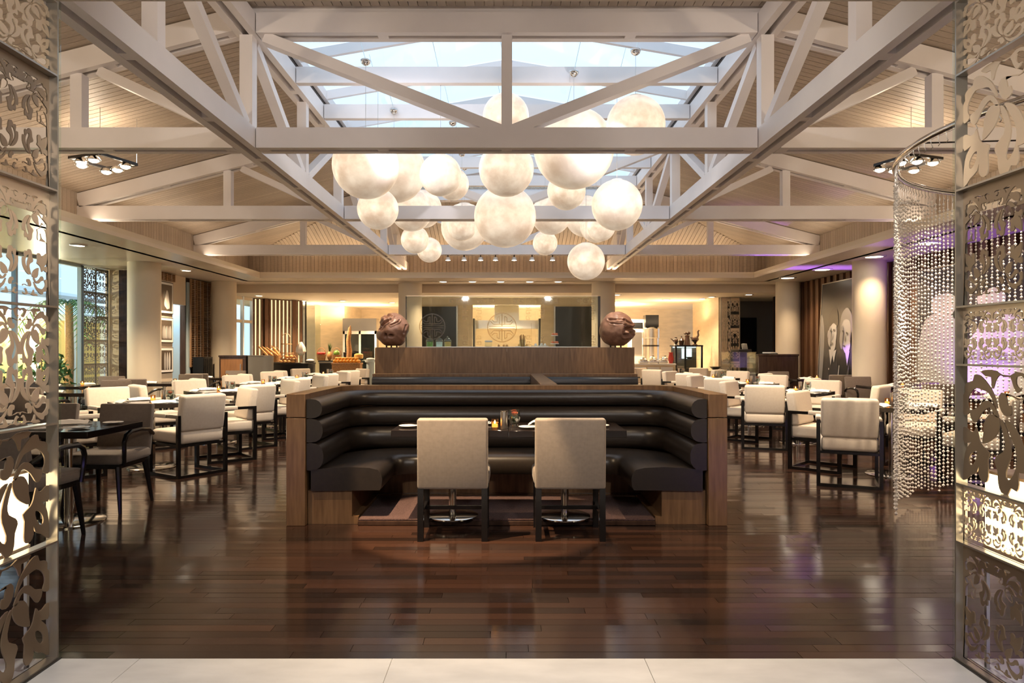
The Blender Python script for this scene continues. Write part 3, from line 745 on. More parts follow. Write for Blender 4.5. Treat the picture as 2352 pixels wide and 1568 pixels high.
# ------------------------------------------------------------------ tableware prototypes
def mk_votive():
    t = thing('votive_candle', 'votive', 'candle')
    MB().lathe([(.024, 0), (.027, .004), (.028, .075), (.0255, .075), (.0245, .014), (0, .012)], n=20).obj('glass', 'votive', t)
    wx = MB().lathe([(0, .014), (.022, .014), (.022, .038), (0, .038)], n=16).obj('wax', 'wax', t)
    MB().lathe([(0, .038), (.006, .044), (.007, .052), (.003, .062), (0, .068)], n=10).obj('flame', 'flame', wx)
    return t
def mk_tumbler():
    t = thing('steel_tumbler', 'tumbler', 'tumbler')
    MB().lathe([(.024, 0), (.026, .003), (.026, .128), (.0, .128)], n=24).obj('body', 'steel', t)
    MB().lathe([(.0, .128), (.0275, .128), (.0275, .135), (0, .136)], n=24).obj('lid', 'chrome', t); return t
def mk_vase():
    t = thing('rose_glass', 'vase', 'vase')
    MB().lathe([(.030, 0), (.031, .006), (.026, .022), (.034, .034), (.045, .06), (.047, .085), (.042, .118), (.040, .132), (.038, .132), (.040, .115), (.044, .085), (.042, .06), (.03, .036), (0, .03)], n=28).obj('glass', 'tableglass', t)
    m = MB()
    for k in range(9):
        a = k*2.4; r = .004+.0016*k; c = Vector((math.cos(a)*r, math.sin(a)*r, .10)); mt = TR(c, rx=rad(12+4*k), rz=a+PI/2)
        m.lathe([(0, -.018), (.010, -.010), (.014, .004), (.011, .014)], n=8, mtx=mt.to_3x3() @ Matrix.Diagonal((1, .45, 1)), c=c)
    ro = m.obj('rose', 'rose', t)
    m = MB(); m.cyl((0, 0, .03), (0, 0, .085), .0025, n=6)
    for k in range(6):
        a = k*1.05; d = Vector((math.cos(a), math.sin(a), .3))*.03; q = Vector((0, 0, .055+.008*(k % 2))); s = d.cross(Vector((0, 0, 1))).normalized()*.011
        m.add([q, q+d*.5+s, q+d+Vector((0, 0, .012)), q+d*.5-s], [(0, 1, 2, 3)])
    m.obj('leaves', 'leaf', ro); return t
def mk_plate(r=.075):
    t = thing('side_plate', 'plate', 'plate')
    MB().lathe([(0, .004), (r*.6, .004), (r, .012), (r, .0145), (r*.62, .007), (0, .007)], n=28).obj('dish', 'white', t)
    m = MB(); m.beam((-r*.5, -.02, .016), (r*.9, .02, .019), .012, .003); m.obj('knife', 'chrome', t); return t
def mk_napkin():
    t = MB(); n = 12; V = []
    for i in range(n+1):
        for j in range(7):
            u = i/n-.5; v = j/6-.5; V.append((u*.26, v*.12, .006+.036*math.exp(-(v*3.2)**2)*(1-.5*abs(u))+.008*noise.noise(Vector((u*5, v*5, 1)))))
    f = [(i*7+j, i*7+j+1, i*7+j+8, i*7+j+7) for i in range(n) for j in range(6)]
    t.add(V, f); k = len(V)
    base = [(x, y, .0005) for x, y, z in V]; t.add(base, [q[::-1] for q in f])
    return link('folded_napkin', t.mesh('folded_napkin', 60), 'linen', None, None, 0, 'napkin', 'napkin')
VO = Proto(mk_votive()); TU = Proto(mk_tumbler()); VA = Proto(mk_vase()); PLT = Proto(mk_plate()); NP = Proto(mk_napkin())
VO.put((-.09, 5.15, TT), 0, 'glowing orange votive candle on the front banquette table', 'votive candles on the tables')
TU.put((-.022, 5.155, TT), 0, 'tall steel tumbler beside the candle on the front banquette table', 'steel tumblers on the tables')
VA.put((.058, 5.29, TT), 0, 'coral rose in a rounded glass on the front banquette table', 'roses in glasses')
for k, (x, y, lb) in enumerate(((-.757, 5.27, 'white side plate at the window-side end of the front banquette tables'), (.165, 5.2, 'white side plate next to the rose glass in the banquette'), (-.14, 5.47, 'white side plate behind the candle in the banquette'), (.72, 5.30, 'white side plate at the photo-wall end of the banquette tables'))):
    PLT.put((x, y, TT), .5*k, lb, 'white side plates')
for x, y, a, lb in ((.24, 5.47, 1.45, 'white napkin by the chair at the rose table'), (-.55, 5.47, .2, 'white napkin behind the window-side taupe chair'), (.5, 5.5, .1, 'white napkin behind the photo-wall-side taupe chair')):
    NP.put((x, y, TT), a, lb, 'folded napkins')

# ------------------------------------------------------------------ dining rows
CT = pedestal_table(.76, .76, .75, .26); TB = Proto(CT)
ORD = ['first', 'second', 'third', 'fourth', 'fifth']
def row(name, tabs, mirror):
    s = -1 if mirror else 1           # aisle side: +x for the window row, -x for the photo-wall row
    for i, (x, y, rot, chairs) in enumerate(tabs):
        T = '%s table of the %s row' % (ORD[i], name)
        TB.put((x, y, 0), rad(rot), 'square black cream-chair table, '+T.replace(' table of', ' from the entrance in'), 'square tables of the %s row' % name)
        for key, (dx, dy, th) in chairs.items():
            side = 'aisle side' if key[0] == 'a' else 'outer side'
            AC.put((x+s*dx, y+dy, 0), -rad(th), 'cream armchair, %s %s, at the %s' % (side, HEAD[key[1]], T), 'cream armchairs of the %s row' % name)
        VO.put((x-.02, y+.05, .75), 0, 'lit votive candle on the '+T, 'votive candles on the tables')
        TU.put((x+.075, y+.11, .75), 0, 'steel tumbler on the '+T, 'steel tumblers on the tables')
        VA.put((x+.17, y+.07, .75), i, 'small rose in a glass on the '+T, 'roses in glasses')
        for q, (dx, dy) in enumerate(((.22*s, -.2), (.2*s, .3), (-.26*s, .22), (-.24*s, -.18))):
            NP.put((x+dx, y+dy, .75), rad(45+90*(q % 2)), 'white napkin, %s %s, on the %s' % ('aisle side' if q < 2 else 'outer side', 'near the entrance' if q in (0, 3) else 'far from the entrance', T), 'folded napkins')
def four(a, b, c, d, sx=1): return dict(ae=a, af=b, of=c, oe=d)
LT = [(-4.08, 7.86, 42, four((.58, -.36, -57), (.60, .58, -129), (-.80, .66, 130), (-.60, -.55, 45))),
      (-4.2, 9.95, 40, four((.58, -.42, -50), (.60, .60, -130), (-.62, .66, 132), (-.62, -.50, 45))),
      (-4.3, 12.05, 44, four((.58, -.45, -46), (.60, .58, -130), (-.60, .62, 132), (-.62, -.58, 45))),
      (-4.36, 14.2, 44, four((.58, -.45, -48), (.58, .58, -132), (-.60, .60, 134), (-.60, -.58, 45))),
      (-4.4, 16.4, 44, four((.58, -.45, -45), (.58, .58, -135), (-.60, .58, 135), (-.60, -.55, 45)))]
row('window', LT, False)
RT = [(4.16, 7.38, 48, four((.70, -.46, 24), (.56, .40, 133), (-.62, .62, -140), (-.66, -.40, -42))),
      (4.22, 9.88, 46, four((.66, -.42, 18), (.62, .38, 131), (-.58, .62, -140), (-.60, -.55, -45))),
      (4.32, 12.15, 46, four((.62, -.45, 28), (.60, .45, 133), (-.58, .60, -140), (-.60, -.55, -45))),
      (4.42, 14.5, 45, four((.60, -.48, 35), (.60, .50, 135), (-.58, .60, -138), (-.60, -.55, -45))),
      (4.25, 17.05, 45, four((.60, -.48, 40), (.60, .50, 135), (-.58, .58, -138), (-.60, -.55, -45)))]
row('photo-wall', RT, True)
# grey chairs and long tables on the window side
for x, lb in ((-3.44, 'square black table with white napkins nearest the entrance, aisle half'), (-4.22, 'square black table with white napkins nearest the entrance, window half')):
    TB.put((x, 5.36, 0), 0, lb, 'black tables nearest the entrance')
for x, y, th, lb in ((-3.42, 5.86, 180, 'grey armchair with black curved arms facing the entrance, aisle half of the front dark table'), (-4.12, 5.9, 180, 'grey armchair facing the entrance, window half of the front dark table'),
                     (-3.36, 4.78, 4, 'grey armchair beside the lattice screen, back to the entrance'), (-4.2, 4.75, 0, 'grey armchair behind the lattice screen, farther from the aisle')):
    DC.put((x, y, 0), -rad(th), lb, 'grey armchairs of the front dark table')
for x, y, a, lb in ((-3.5, 5.5, .2, 'white napkin on the front dark table, far aisle corner'), (-3.52, 5.16, .1, 'white napkin on the front dark table, near aisle corner'), (-4.1, 5.5, .1, 'white napkin on the front dark table, far window corner'), (-4.15, 5.2, .1, 'white napkin on the front dark table, near window corner')):
    NP.put((x, y, .75), a, lb, 'folded napkins')
for x, y, lb in ((-3.2, 5.55, 'white side plate on the front dark table, far side'), (-3.26, 5.2, 'white side plate on the front dark table, near side'), (-3.75, 5.3, 'white side plate on the front dark table, between the napkins')):
    PLT.put((x, y, .75), 1, lb, 'white side plates')
def mk_fork(label, x, y, a):
    m = MB(); m.beam((0, -.09, .003), (0, .04, .004), .009, .003); m.beam((0, .04, .004), (0, .10, .006), .02, .003); m.obj('table_fork', 'chrome', None, (x, y, .7505), a, label=label, cat='fork', group='forks on the front dark table')
for x, y, a, lb in ((-3.30, 5.38, 1.3, 'fork on the front dark table between the aisle plates'), (-3.68, 5.52, .1, 'fork beside the far aisle napkin on the front dark table'), (-3.70, 5.12, .2, 'fork beside the near aisle napkin on the front dark table')): mk_fork(lb, x, y, a)
OT = [(-6.2, 9.8, 'beside the garden window', ((0, -.74, 0), (0, .74, 180), (-.75, 0, 90))), (-6.25, 12.45, 'in front of the window-side column', ((0, -.76, 0), (.0, .76, 180))),
      (-7.35, 11.5, 'against the garden window', ((0, -.72, 0), (0.1, .74, 180))), (-6.3, 14.88, 'between the two window-side columns', ((0, -.72, 0), (0, .70, 180)))]
OTR = [(6.35, 11.3, 'below the rear photo', ((-.1, -.74, 0), (.0, .76, 180))), (6.25, 14.2, 'below the front photo', ((.2, -.74, 0), (-.2, .72, 180))), (6.1, 8.6, 'behind the bead curtain', ((-.74, 0, 90), (0, .74, 180), (0, -.74, 0)))]
WORD = {0: 'back to the entrance', 180: 'facing the entrance', 90: 'turned to the wall'}
for L, g in ((OT, 'window'), (OTR, 'photo wall')):
    for x, y, where, ch in L:
        TB.put((x, y, 0), 0, 'square black table %s on the %s side' % (where, g), 'outer tables on the %s side' % g)
        for dx, dy, th in ch:
            DC.put((x+dx, y+dy, 0), -rad(th), 'grey armchair %s, at the table %s' % (WORD[th], where), 'grey armchairs on the %s side' % g)
        for q, (dx, dy) in enumerate(((-.15, -.22), (.15, .2))):
            NP.put((x+dx, y+dy, .75), rad(10+60*q), 'white napkin on the table %s, %s half' % (where, ('near', 'far')[q]), 'folded napkins')
        VO.put((x+.2, y, .75), 0, 'votive candle on the table '+where, 'votive candles on the tables')
# ------------------------------------------------------------------ columns
for x, y, n in ((-6.9, 13.0, 1), (6.77, 12.75, 2), (-6.9, 16.65, 3), (6.92, 16.8, 4), (-2.4, 16.98, 5), (2.4, 16.98, 6)):
    c = MB().lathe([(.29, 0), (.29, 3.0)], (0, 0, 0), 40).obj('column', 'column', None, (x, y, 0), kind='structure')
# ------------------------------------------------------------------ side and back walls
def wall(name, a, b, z0, z1, mat, th=.12, parent=None, kind='structure'):
    m = MB(); a = Vector((a[0], a[1], 0)); b = Vector((b[0], b[1], 0)); d = (b-a).normalized(); n = Vector((d.y, -d.x, 0))*th
    P = [a, b, b+n, a+n]; V = [Vector((p.x, p.y, z)) for z in (z0, z1) for p in P]
    m.add(V, [(0, 1, 2, 3), (4, 5, 6, 7), (0, 1, 5, 4), (1, 2, 6, 5), (2, 3, 7, 6), (3, 0, 4, 7)])
    return m.obj(name, mat, parent, kind=kind)
wl = wall('wall_left', (-8.32, 3.05), (-8.32, 8.0), 0, 3.0, 'plaster', -.12)
wall('wall_left_sill', (-8.32, 8.0), (-8.32, 14.15), 0, .12, 'plaster', -.12)
wall('wall_left_pier', (-8.32, 14.15), (-8.04, 14.15), 0, 3.0, 'stone', -.12)
wall('wall_left_return', (-8.04, 14.15), (-7.31, 14.15), 0, 3.0, 'darkwood', -.12)
wall('wall_left_gallery', (-7.32, 14.2), (-7.32, 14.95), 0, 3.0, 'plaster', -.14)
wall('wall_left_lintel', (-7.32, 14.95), (-7.32, 15.56), 2.36, 3.0, 'plaster', -.14)
wall('wall_left_blue', (-7.9, 15.9), (-7.3, 15.75), 0, 2.9, 'blue', .1)
wall('wall_left_recess', (-8.2, 14.6), (-8.2, 16.0), 0, 2.9, 'blue', -.1)
wall('wall_left_rear', (-7.36, 15.62), (-7.36, 17.3), 0, 3.0, 'darkwood', -.12)
# tall garden window
win = thing('window_2', None, None, (-8.32, 8, 0), kind='structure')
for k in range(7):
    y = 8+k*.885; 
    MB().box(-.04, .04, y-8-.025, y-8+.025, .12, 3.0).obj('frame', 'blue', win)
    if k < 6: MB().box(-.006, .006, y-8+.03, y-8+.855, .15, 2.97).obj('pane', 'glass', win)
MB().box(-.04, .04, 0, 5.3, 2.95, 3.0).obj('frame', 'blue', win)
# garden
g = MB().box(-40, -8.45, -5, 40, -.3, -.05).obj('ground_garden', 'grass', kind='structure')
pv = thing('garden_pavilion', 'yellow garden pavilion with pale awning beyond the window', 'building', (-13, 16, -.05))
MB().box(-1.5, 1.5, -6, 3.6, 0, 2.15).obj('wall', 'yellow', pv)
MB().box(1.5, 1.56, -6, 3.6, 2.15, 2.32).obj('cornice', 'white', pv)
for k in range(7): MB().box(1.5, 1.62, -5.4+k*1.45, -5.2+k*1.45, 0, 2.15).obj('pillar', 'canopy', pv)
MB().add([], []); aw = MB(); aw.add([(-2, -6.4, 3.3), (2.4, -6.4, 2.6), (2.4, 4, 2.6), (-2, 4, 3.3), (-2, -6.4, 3.4), (2.4, -6.4, 2.7), (2.4, 4, 2.7), (-2, 4, 3.4)], [(0, 1, 2, 3), (4, 5, 6, 7), (0, 1, 5, 4), (1, 2, 6, 5), (2, 3, 7, 6), (3, 0, 4, 7)])
aw.obj('awning', 'canopy', pv)
MB().box(-4, -2, -6.4, 4, 3.4, 7).obj('upper_wall', 'canopy', pv)
def shrub(x, y, r, h, seed, label):
    rr = random.Random(seed); m = MB()
    for k in range(420):
        d = Vector((rr.gauss(0, 1), rr.gauss(0, 1), rr.gauss(0, 1))).normalized()*r*rr.uniform(.55, 1); c = Vector((d.x, d.y, h*.5+d.z*h*.5/r))
        if c.z < .02: continue
        u = Vector((rr.gauss(0, 1), rr.gauss(0, 1), rr.gauss(0, 1))).normalized(); v = u.orthogonal().normalized(); s = rr.uniform(.05, .1)
        m.add([c, c+u*s+v*s*.4, c+u*s*2, c+u*s-v*s*.4], [(0, 1, 2, 3)])
    t = thing('shrub', label, 'shrub', (x, y, -.05), 0, 'shrubs outside the garden window')
    m.obj('foliage', 'leaf', t); b = MB()
    for k in range(5): b.tube([(0, 0, 0), (math.cos(k*1.3)*r*.3, math.sin(k*1.3)*r*.3, h*.5), (math.cos(k*1.3)*r*.6, math.sin(k*1.3)*r*.6, h*.8)], .012, 5)
    b.obj('stem', 'basket', t)
for k, (x, y, r, h, w) in enumerate(((-9.5, 14.0, .55, 1.5, 'bushy green shrub outside the window, nearest the lattice panels'), (-9.9, 12.7, .58, 1.3, 'broad green shrub outside the window, in front of the pavilion'), (-9.5, 11.4, .55, 1.2, 'round green shrub outside the window, beyond the wall table'),
                                     (-9.6, 10.1, .55, 1.5, 'green shrub outside the window, third from the lattice panels'), (-9.6, 8.8, .55, 1.2, 'green shrub outside at the entrance end of the window'))):
    shrub(x, y, r, h, k+3, w)
pt = thing('palm_tree', 'palm with drooping fronds outside the garden window', 'tree', (-10.1, 15.7, -.05))
MB().tube([(0, 0, 0), (.05, 0, 1.2), (0, .05, 2.5)], [.11, .09, .08], 10).obj('trunk', 'basket', pt)
for k in range(11):
    a = k*.62; m = MB(); dx, dy = math.cos(a), math.sin(a); pts = []
    for i in range(9):
        q = i/8; pts.append(Vector((dx*q*1.3, dy*q*1.3, 2.5+.55*q-1.5*q*q)))
    for p, q in zip(pts, pts[1:]):
        sd = Vector((-dy, dx, 0)); m.beam(p, q, .012, .012)
        for s in (-1, 1):
            for f in (.2, .7):
                c = p.lerp(q, f); e = c+sd*s*.26+(q-p).normalized()*.12+Vector((0, 0, -.16)); w = (q-p).normalized()*.022
                m.add([c-w, c+w, e], [(0, 1, 2)])
    m.obj('frond', 'leaf', pt)

# ------------------------------------------------------------------ lattice work: floral cut-outs
def cell(L): return smooth([(x/424, 1-y) for x, y in L], 3)
def T(L):      # traced in the picture of one panel: x along the panel, y between its sheared top and bottom edges
    o = []
    for x, y in L:
        u = (x-95)/424; t0 = 530-275*u; b0 = 1330-155*u
        o.append((u, 1-(y-t0)/(b0-t0)))
    return o
PET = {
 'A': T([(345, 655), (330, 600), (300, 550), (255, 520), (215, 513), (180, 535), (168, 585), (130, 620), (108, 660), (110, 700), (92, 735), (90, 790), (92, 850), (110, 858), (145, 815), (130, 780), (130, 735), (150, 680), (190, 620), (240, 600), (285, 592), (325, 640)]),
 'B': T([(352, 705), (320, 655), (275, 650), (235, 690), (205, 745), (165, 785), (147, 808), (155, 850), (180, 865), (205, 830), (235, 760), (280, 695), (303, 685), (320, 712), (340, 722)]),
 'C': T([(360, 722), (322, 715), (282, 745), (252, 820), (247, 890), (240, 970), (290, 920), (330, 860), (355, 790)]),
 'D': T([(364, 728), (375, 780), (395, 860), (385, 930), (340, 990), (325, 1040), (345, 1090), (350, 1170), (370, 1222), (410, 1215), (435, 1150), (470, 1150), (485, 1090), (478, 1010), (519, 990), (522, 860), (500, 780), (470, 730), (430, 700), (390, 705), (420, 760), (460, 850), (472, 940), (450, 1050), (412, 1112), (402, 1060), (430, 950), (432, 860), (405, 760), (378, 720)]),
 'E': T([(195, 890), (215, 960), (240, 990), (290, 1003), (277, 1060), (282, 1170), (265, 1222), (235, 1232), (212, 1200), (217, 1120), (222, 1095), (200, 1190), (150, 1245), (97, 1312), (100, 1180), (120, 1080), (158, 1012), (105, 1055), (88, 1010), (93, 955), (120, 938), (150, 945), (178, 925)]),
 'H': T([(200, 1050), (168, 1075), (142, 1130), (142, 1175), (165, 1168), (193, 1110)]),
 'G': T([(230, 478), (270, 440), (330, 405), (395, 405), (430, 380), (450, 430), (475, 460), (503, 408), (485, 420), (468, 400), (472, 350), (505, 325), (525, 335), (525, 300), (470, 318), (430, 370), (380, 398), (350, 430), (330, 480), (315, 540), (303, 520), (300, 470), (262, 490)]),
 'K': T([(405, 512), (480, 508), (522, 470), (522, 440), (500, 490), (450, 500), (370, 530), (352, 600), (372, 660), (405, 672), (440, 630), (432, 578), (415, 590), (408, 555)]),
}
for k in PET: PET[k] = smooth(PET[k], 2)
def shrink(L, f):
    cx = sum(p[0] for p in L)/len(L); cy = sum(p[1] for p in L)/len(L); return [(cx+(x-cx)*f, cy+(y-cy)*f) for x, y in L]
HOLES = [shrink(PET[k], f) for k, f in (('A', .9), ('B', .84), ('C', .86), ('D', .86), ('E', .86), ('G', .8), ('K', .78))]
def clampcell(L, e=.03): return [(min(1-e, max(e, x)), min(1-e, max(e, y))) for x, y in L]
def panel_mesh(kind, w, h, nx, ny, th=.005):
    """kind 'leaf': leaves held in an open frame; 'plate': a sheet with leaf-shaped holes. Lies in the local yz-plane"""
    m = MB(); pl = lambda u, v, t: Vector((t, u, v)); cw, chh = w/nx, h/ny
    def put(L, i, j):
        fx = i % 2 == 1; fy = ny > 1 and j % 2 == 0 
        return [((i+(1-x if fx else x))*cw, (j+(1-y if fy else y))*chh) for x, y in L]
    if kind == 'leaf':
        for i in range(nx):
            for j in range(ny):
                for q, k in enumerate('ABCDEGK'):
                    L = [(min(max(x, -.0), 1.0), min(max(y, 0), 1)) for x, y in PET[k]]
                    lo = [put(L, i, j)]
                    if k == 'E': lo.append(put(PET['H'], i, j))
                    m.plate(lo, th, pl)
    else:
        holes = []
        for i in range(nx):
            for j in range(ny): holes += [put(clampcell([(x*.9+.05, y*.84+.04) for x, y in L]), i, j) for L in HOLES]
        m.plate([[(0, 0), (w, 0), (w, h), (0, h)]]+holes, th, pl)
    return m.mesh('panel', 30, True)
PM = {}
def pmesh(*a):
    if a not in PM: PM[a] = panel_mesh(*a)
    return PM[a]
def panel(par, key, mat, loc, rz=0, mirror=False, name='panel'):
    o = link(name, pmesh(*key), None, par, loc, rz)
    if not o.data.materials: o.data.materials.append(M[mat])
    else:
        o.material_slots[0].link = 'OBJECT'; o.material_slots[0].material = M[mat]
    if o.material_slots[0].link == 'DATA':
        o.material_slots[0].link = 'OBJECT'; o.material_slots[0].material = M[mat]
    return o
# entrance screens: a stack of framed panels on each side of the doorway, running towards the lobby
SW, SX = .70, 1.952
for s, nm in ((-1, 'window'), (1, 'photo-wall')):
    t = thing('lattice_screen', 'tall cut-out metal lattice screen at the doorway, %s side' % nm, 'screen', (s*SX, NEAR, 0), 0, 'doorway lattice screens')
    f = lambda x0, x1, *r: (min(s*x0, s*x1), max(s*x0, s*x1))+r
    for y in (-.006, -SW-.03): MB().box(*f(0, .05, y-.008, y, .0, 2.868)).obj('upright', 'edge', t)
    MB().box(*f(-.004, .006, -.004, .004, 0, 2.868)).obj('edge_strip', 'greenglass', t)
    MB().box(*f(.30, .31, -SW, -.014, 0, 2.868)).obj('back_sheet', 'glass', t)
    st = [0.012, .518, 1.03, 1.535, 2.04, 2.54, 2.86]
    if s < 0: lay = [('leaf', 2, 1, 'shaded'), ('leaf', 2, 1, 'shaded'), ('leaf', 4, 2, 'champagne'), ('plate', 4, 2, 'champagne'), ('plate', 4, 2, 'shaded'), ('leaf', 4, 2, 'champagne')]
    else:
        st = [0.012, .518, .77, 1.285, 1.535, 2.04, 2.54, 2.86]
        lay = [('plate', 4, 2, 'shaded'), ('plate', 8, 2, 'champagne'), ('leaf', 2, 1, 'shaded'), ('plate', 8, 2, 'champagne'), ('plate', 4, 2, 'shaded'), ('leaf', 2, 1, 'champagne'), ('leaf', 4, 2, 'champagne')]
    for z in st: MB().box(*f(0, .045, -SW-.03, -.014, z-.004, z+.004)).obj('shelf', 'edge', t)
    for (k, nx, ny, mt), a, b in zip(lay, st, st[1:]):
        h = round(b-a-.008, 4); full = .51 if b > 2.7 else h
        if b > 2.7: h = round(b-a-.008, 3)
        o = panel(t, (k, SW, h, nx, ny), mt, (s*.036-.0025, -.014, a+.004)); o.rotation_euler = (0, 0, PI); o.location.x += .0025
    MB().box(*f(-.01, .06, -SW-.05, .0, .0, .010)).obj('base_rail', 'frame', t)
    lt = thing('floor_lantern', 'square glowing floor lantern on metal legs inside the %s lattice screen' % nm, 'lamp', (s*2.135, NEAR-.26, 0), 0, 'lanterns inside the lattice screens')
    MB().box(-.11, .11, -.17, .17, .53, .83).obj('shade', 'lantern', lt)
    for z in (.515, .832): MB().box(-.115, .115, -.175, .175, z, z+.012).obj('frame', 'champagne', lt)
    for x in (-.105, .105):
        for y in (-.165, .165): MB().box(x-.007, x+.007, y-.007, y+.007, 0.003, .515).obj('leg', 'steel', lt)
# lattice beside the garden window, on the window line
t = thing('lattice_screen', 'column of dark cut-out lattice panels beside the garden window', 'screen', (-8.26, 13.31, .12), 0)
for i in range(2):
    for j, (k, nx) in enumerate((('leaf', 2), ('plate', 4), ('plate', 2), ('leaf', 2), ('plate', 4), ('leaf', 2))):
        if i: k = 'plate' if k == 'leaf' else k
        panel(t, (k, .395, .47, nx, 2 if nx > 1 else 1), 'slate', (0, i*.41, j*.478))
for y in (-.005, .4, .812): MB().box(-.012, .018, y-.008, y+.008, 0, 2.87).obj('upright', 'slate', t)
for j in range(7): MB().box(-.01, .016, 0, .81, j*.478-.005, j*.478+.003).obj('rail', 'slate', t)
wall('window_3', (-8.34, 13.31), (-8.34, 14.12), .12, 3.0, 'glass', -.01)
# lattice by the rear passage
t = thing('lattice_screen', 'pale cut-out lattice panel at the corner of the travertine wall', 'screen', (5.88, 18.72, 0), 0)
for i, js in ((0, (('plate', 4, .95), ('leaf', 2, 1.25), ('plate', 4, .52))), (1, (('plate', 4, 1.0), ('plate', 2, .9), ('plate', 4, .82)))):
    z = .03
    for k, nx, h in js:
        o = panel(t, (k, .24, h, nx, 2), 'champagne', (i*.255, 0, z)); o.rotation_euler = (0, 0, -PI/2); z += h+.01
for x in (-.008, .248, .505): MB().box(x-.008, x+.008, -.02, .02, 0, 2.78).obj('upright', 'edge', t)

# ------------------------------------------------------------------ pictures
def print_mesh(polys, place, eps=.0012):
    me = bpy.data.meshes.new('print'); V = []; Fc = []; C = []
    for k, (L, c) in enumerate(polys):
        tri = tessellate_polygon([[Vector((u, v, 0)) for u, v in L]]); o = len(V)
        V += [place(u, v, k*eps) for u, v in L]
        for q in tri: Fc.append([o+i for i in q]); C.append(c)
    me.from_pydata(V, [], Fc); a = me.color_attributes.new('Col', 'BYTE_COLOR', 'CORNER')
    for p in me.polygons:
        for li in p.loop_indices:
            c = C[p.index]; a.data[li].color = (c, c*.97, c*.93, 1) if not isinstance(c, tuple) else c+(1,)
    return me
def ell(cx, cy, rx, ry, n=22, rot=0): return [(cx+rx*math.cos(2*PI*i/n)*math.cos(rot)-ry*math.sin(2*PI*i/n)*math.sin(rot), cy+rx*math.cos(2*PI*i/n)*math.sin(rot)+ry*math.sin(2*PI*i/n)*math.cos(rot)) for i in range(n)]
def big_photo(label, loc, rz, w, h, polys, lean=.0):
    t = thing('photo_panel', label, 'picture', loc, rz, 'large photographs on the slatted wall')
    mt = TR((0, 0, 0), rx=-lean)
    m = MB(); m.box(-w/2, w/2, 0, .035, 0, h, mt); m.obj('board', 'frame', t)
    for a in ((-w/2-.02, -w/2, 0, h), (w/2, w/2+.02, 0, h), (-w/2-.02, w/2+.02, h, h+.02)): MB().box(a[0], a[1], -.012, .035, a[2], a[3], mt).obj('frame', 'edge', t)
    link('print', print_mesh(polys, lambda u, v, e: mt @ Vector(((u-.5)*w, -.002-e, v*h))), 'print', t)
P1 = [([(0, 0), (1, 0), (1, 1), (0, 1)], .035), (smooth([(.0, .0), (.02, .3), (.0, .75), (.12, .6), (.1, .2)]), .25), ([(.15, 0), (.18, .42), (.3, .5), (.48, .47), (.55, .2), (.52, 0)], .05),
      ([(.5, 0), (.55, .4), (.66, .48), (.85, .46), (.97, .3), (1, 0)], .03), (ell(.35, .60, .10, .115), .62), (ell(.37, .53, .07, .07), .55), (smooth([(.26, .66), (.22, .74), (.34, .80), (.46, .76), (.47, .66), (.36, .685)]), .02),
      (ell(.68, .60, .12, .13, rot=.2), .5), (ell(.72, .53, .09, .08), .58), (smooth([(.54, .62), (.56, .74), (.70, .79), (.84, .70), (.82, .60), (.76, .69), (.62, .70)]), .22), ([(.36, .46), (.42, .38), (.47, .48)], .6),
      ([(.28, .48), (.34, .36), (.40, .48)], .55), ([(.70, .46), (.76, .36), (.80, .47)], .5), (ell(.30, .33, .012, .008), .6), (ell(.31, .18, .012, .008), .6), ([(.52, .12), (.56, .36), (.575, .36), (.54, .12)], .55)]
P1 += [(smooth([(.25, .62), (.25, .54), (.31, .50), (.32, .58), (.30, .66)]), .40), (ell(.315, .625, .022, .009), .08), (ell(.395, .63, .022, .009), .08), (smooth([(.35, .62), (.34, .57), (.37, .565)]), .38), (ell(.355, .528, .034, .008), .16), (ell(.255, .60, .018, .03), .5),
       (smooth([(.57, .62), (.56, .54), (.62, .48), (.64, .56), (.62, .66)]), .30), (ell(.635, .615, .024, .009, rot=-.2), .06), (ell(.735, .60, .024, .009, rot=-.2), .06), (smooth([(.675, .61), (.66, .555), (.70, .548)]), .27), (ell(.685, .505, .036, .008, rot=-.15), .1), (ell(.81, .57, .02, .035), .42),
       (smooth([(.3, .30), (.27, .2), (.30, .02), (.33, .02), (.32, .2)]), .09), (smooth([(.82, .36), (.74, .2), (.72, .02), (.78, .02), (.82, .2)]), .08)]
P2 = [([(0, 0), (1, 0), (1, 1), (0, 1)], .05), (smooth([(.0, .05), (.05, .5), (.2, .62), (.4, .55), (.5, .2), (.45, .0)]), .5), (ell(.28, .70, .13, .13), .55), (smooth([(.12, .75), (.2, .86), (.38, .85), (.44, .72), (.32, .78)]), .08),
      (smooth([(.55, .0), (.5, .25), (.58, .45), (.75, .58), (.95, .55), (1, .3), (1, 0)]), .75), (ell(.72, .70, .12, .13), .5), (smooth([(.58, .72), (.66, .86), (.84, .84), (.86, .7), (.74, .78)]), .03), (smooth([(.5, .2), (.58, .3), (.8, .3), (.92, .22), (.7, .2)]), .4)]
big_photo('tall black and white photo of two suited people leaning by the column', (6.97, 14.5, .012), -PI/2, 1.72, 2.8, P1, .05)
big_photo('large black and white photo of two people in light clothes behind the beads', (7.138, 10.6, .75), -PI/2, 2.5, 1.95, P2, 0)
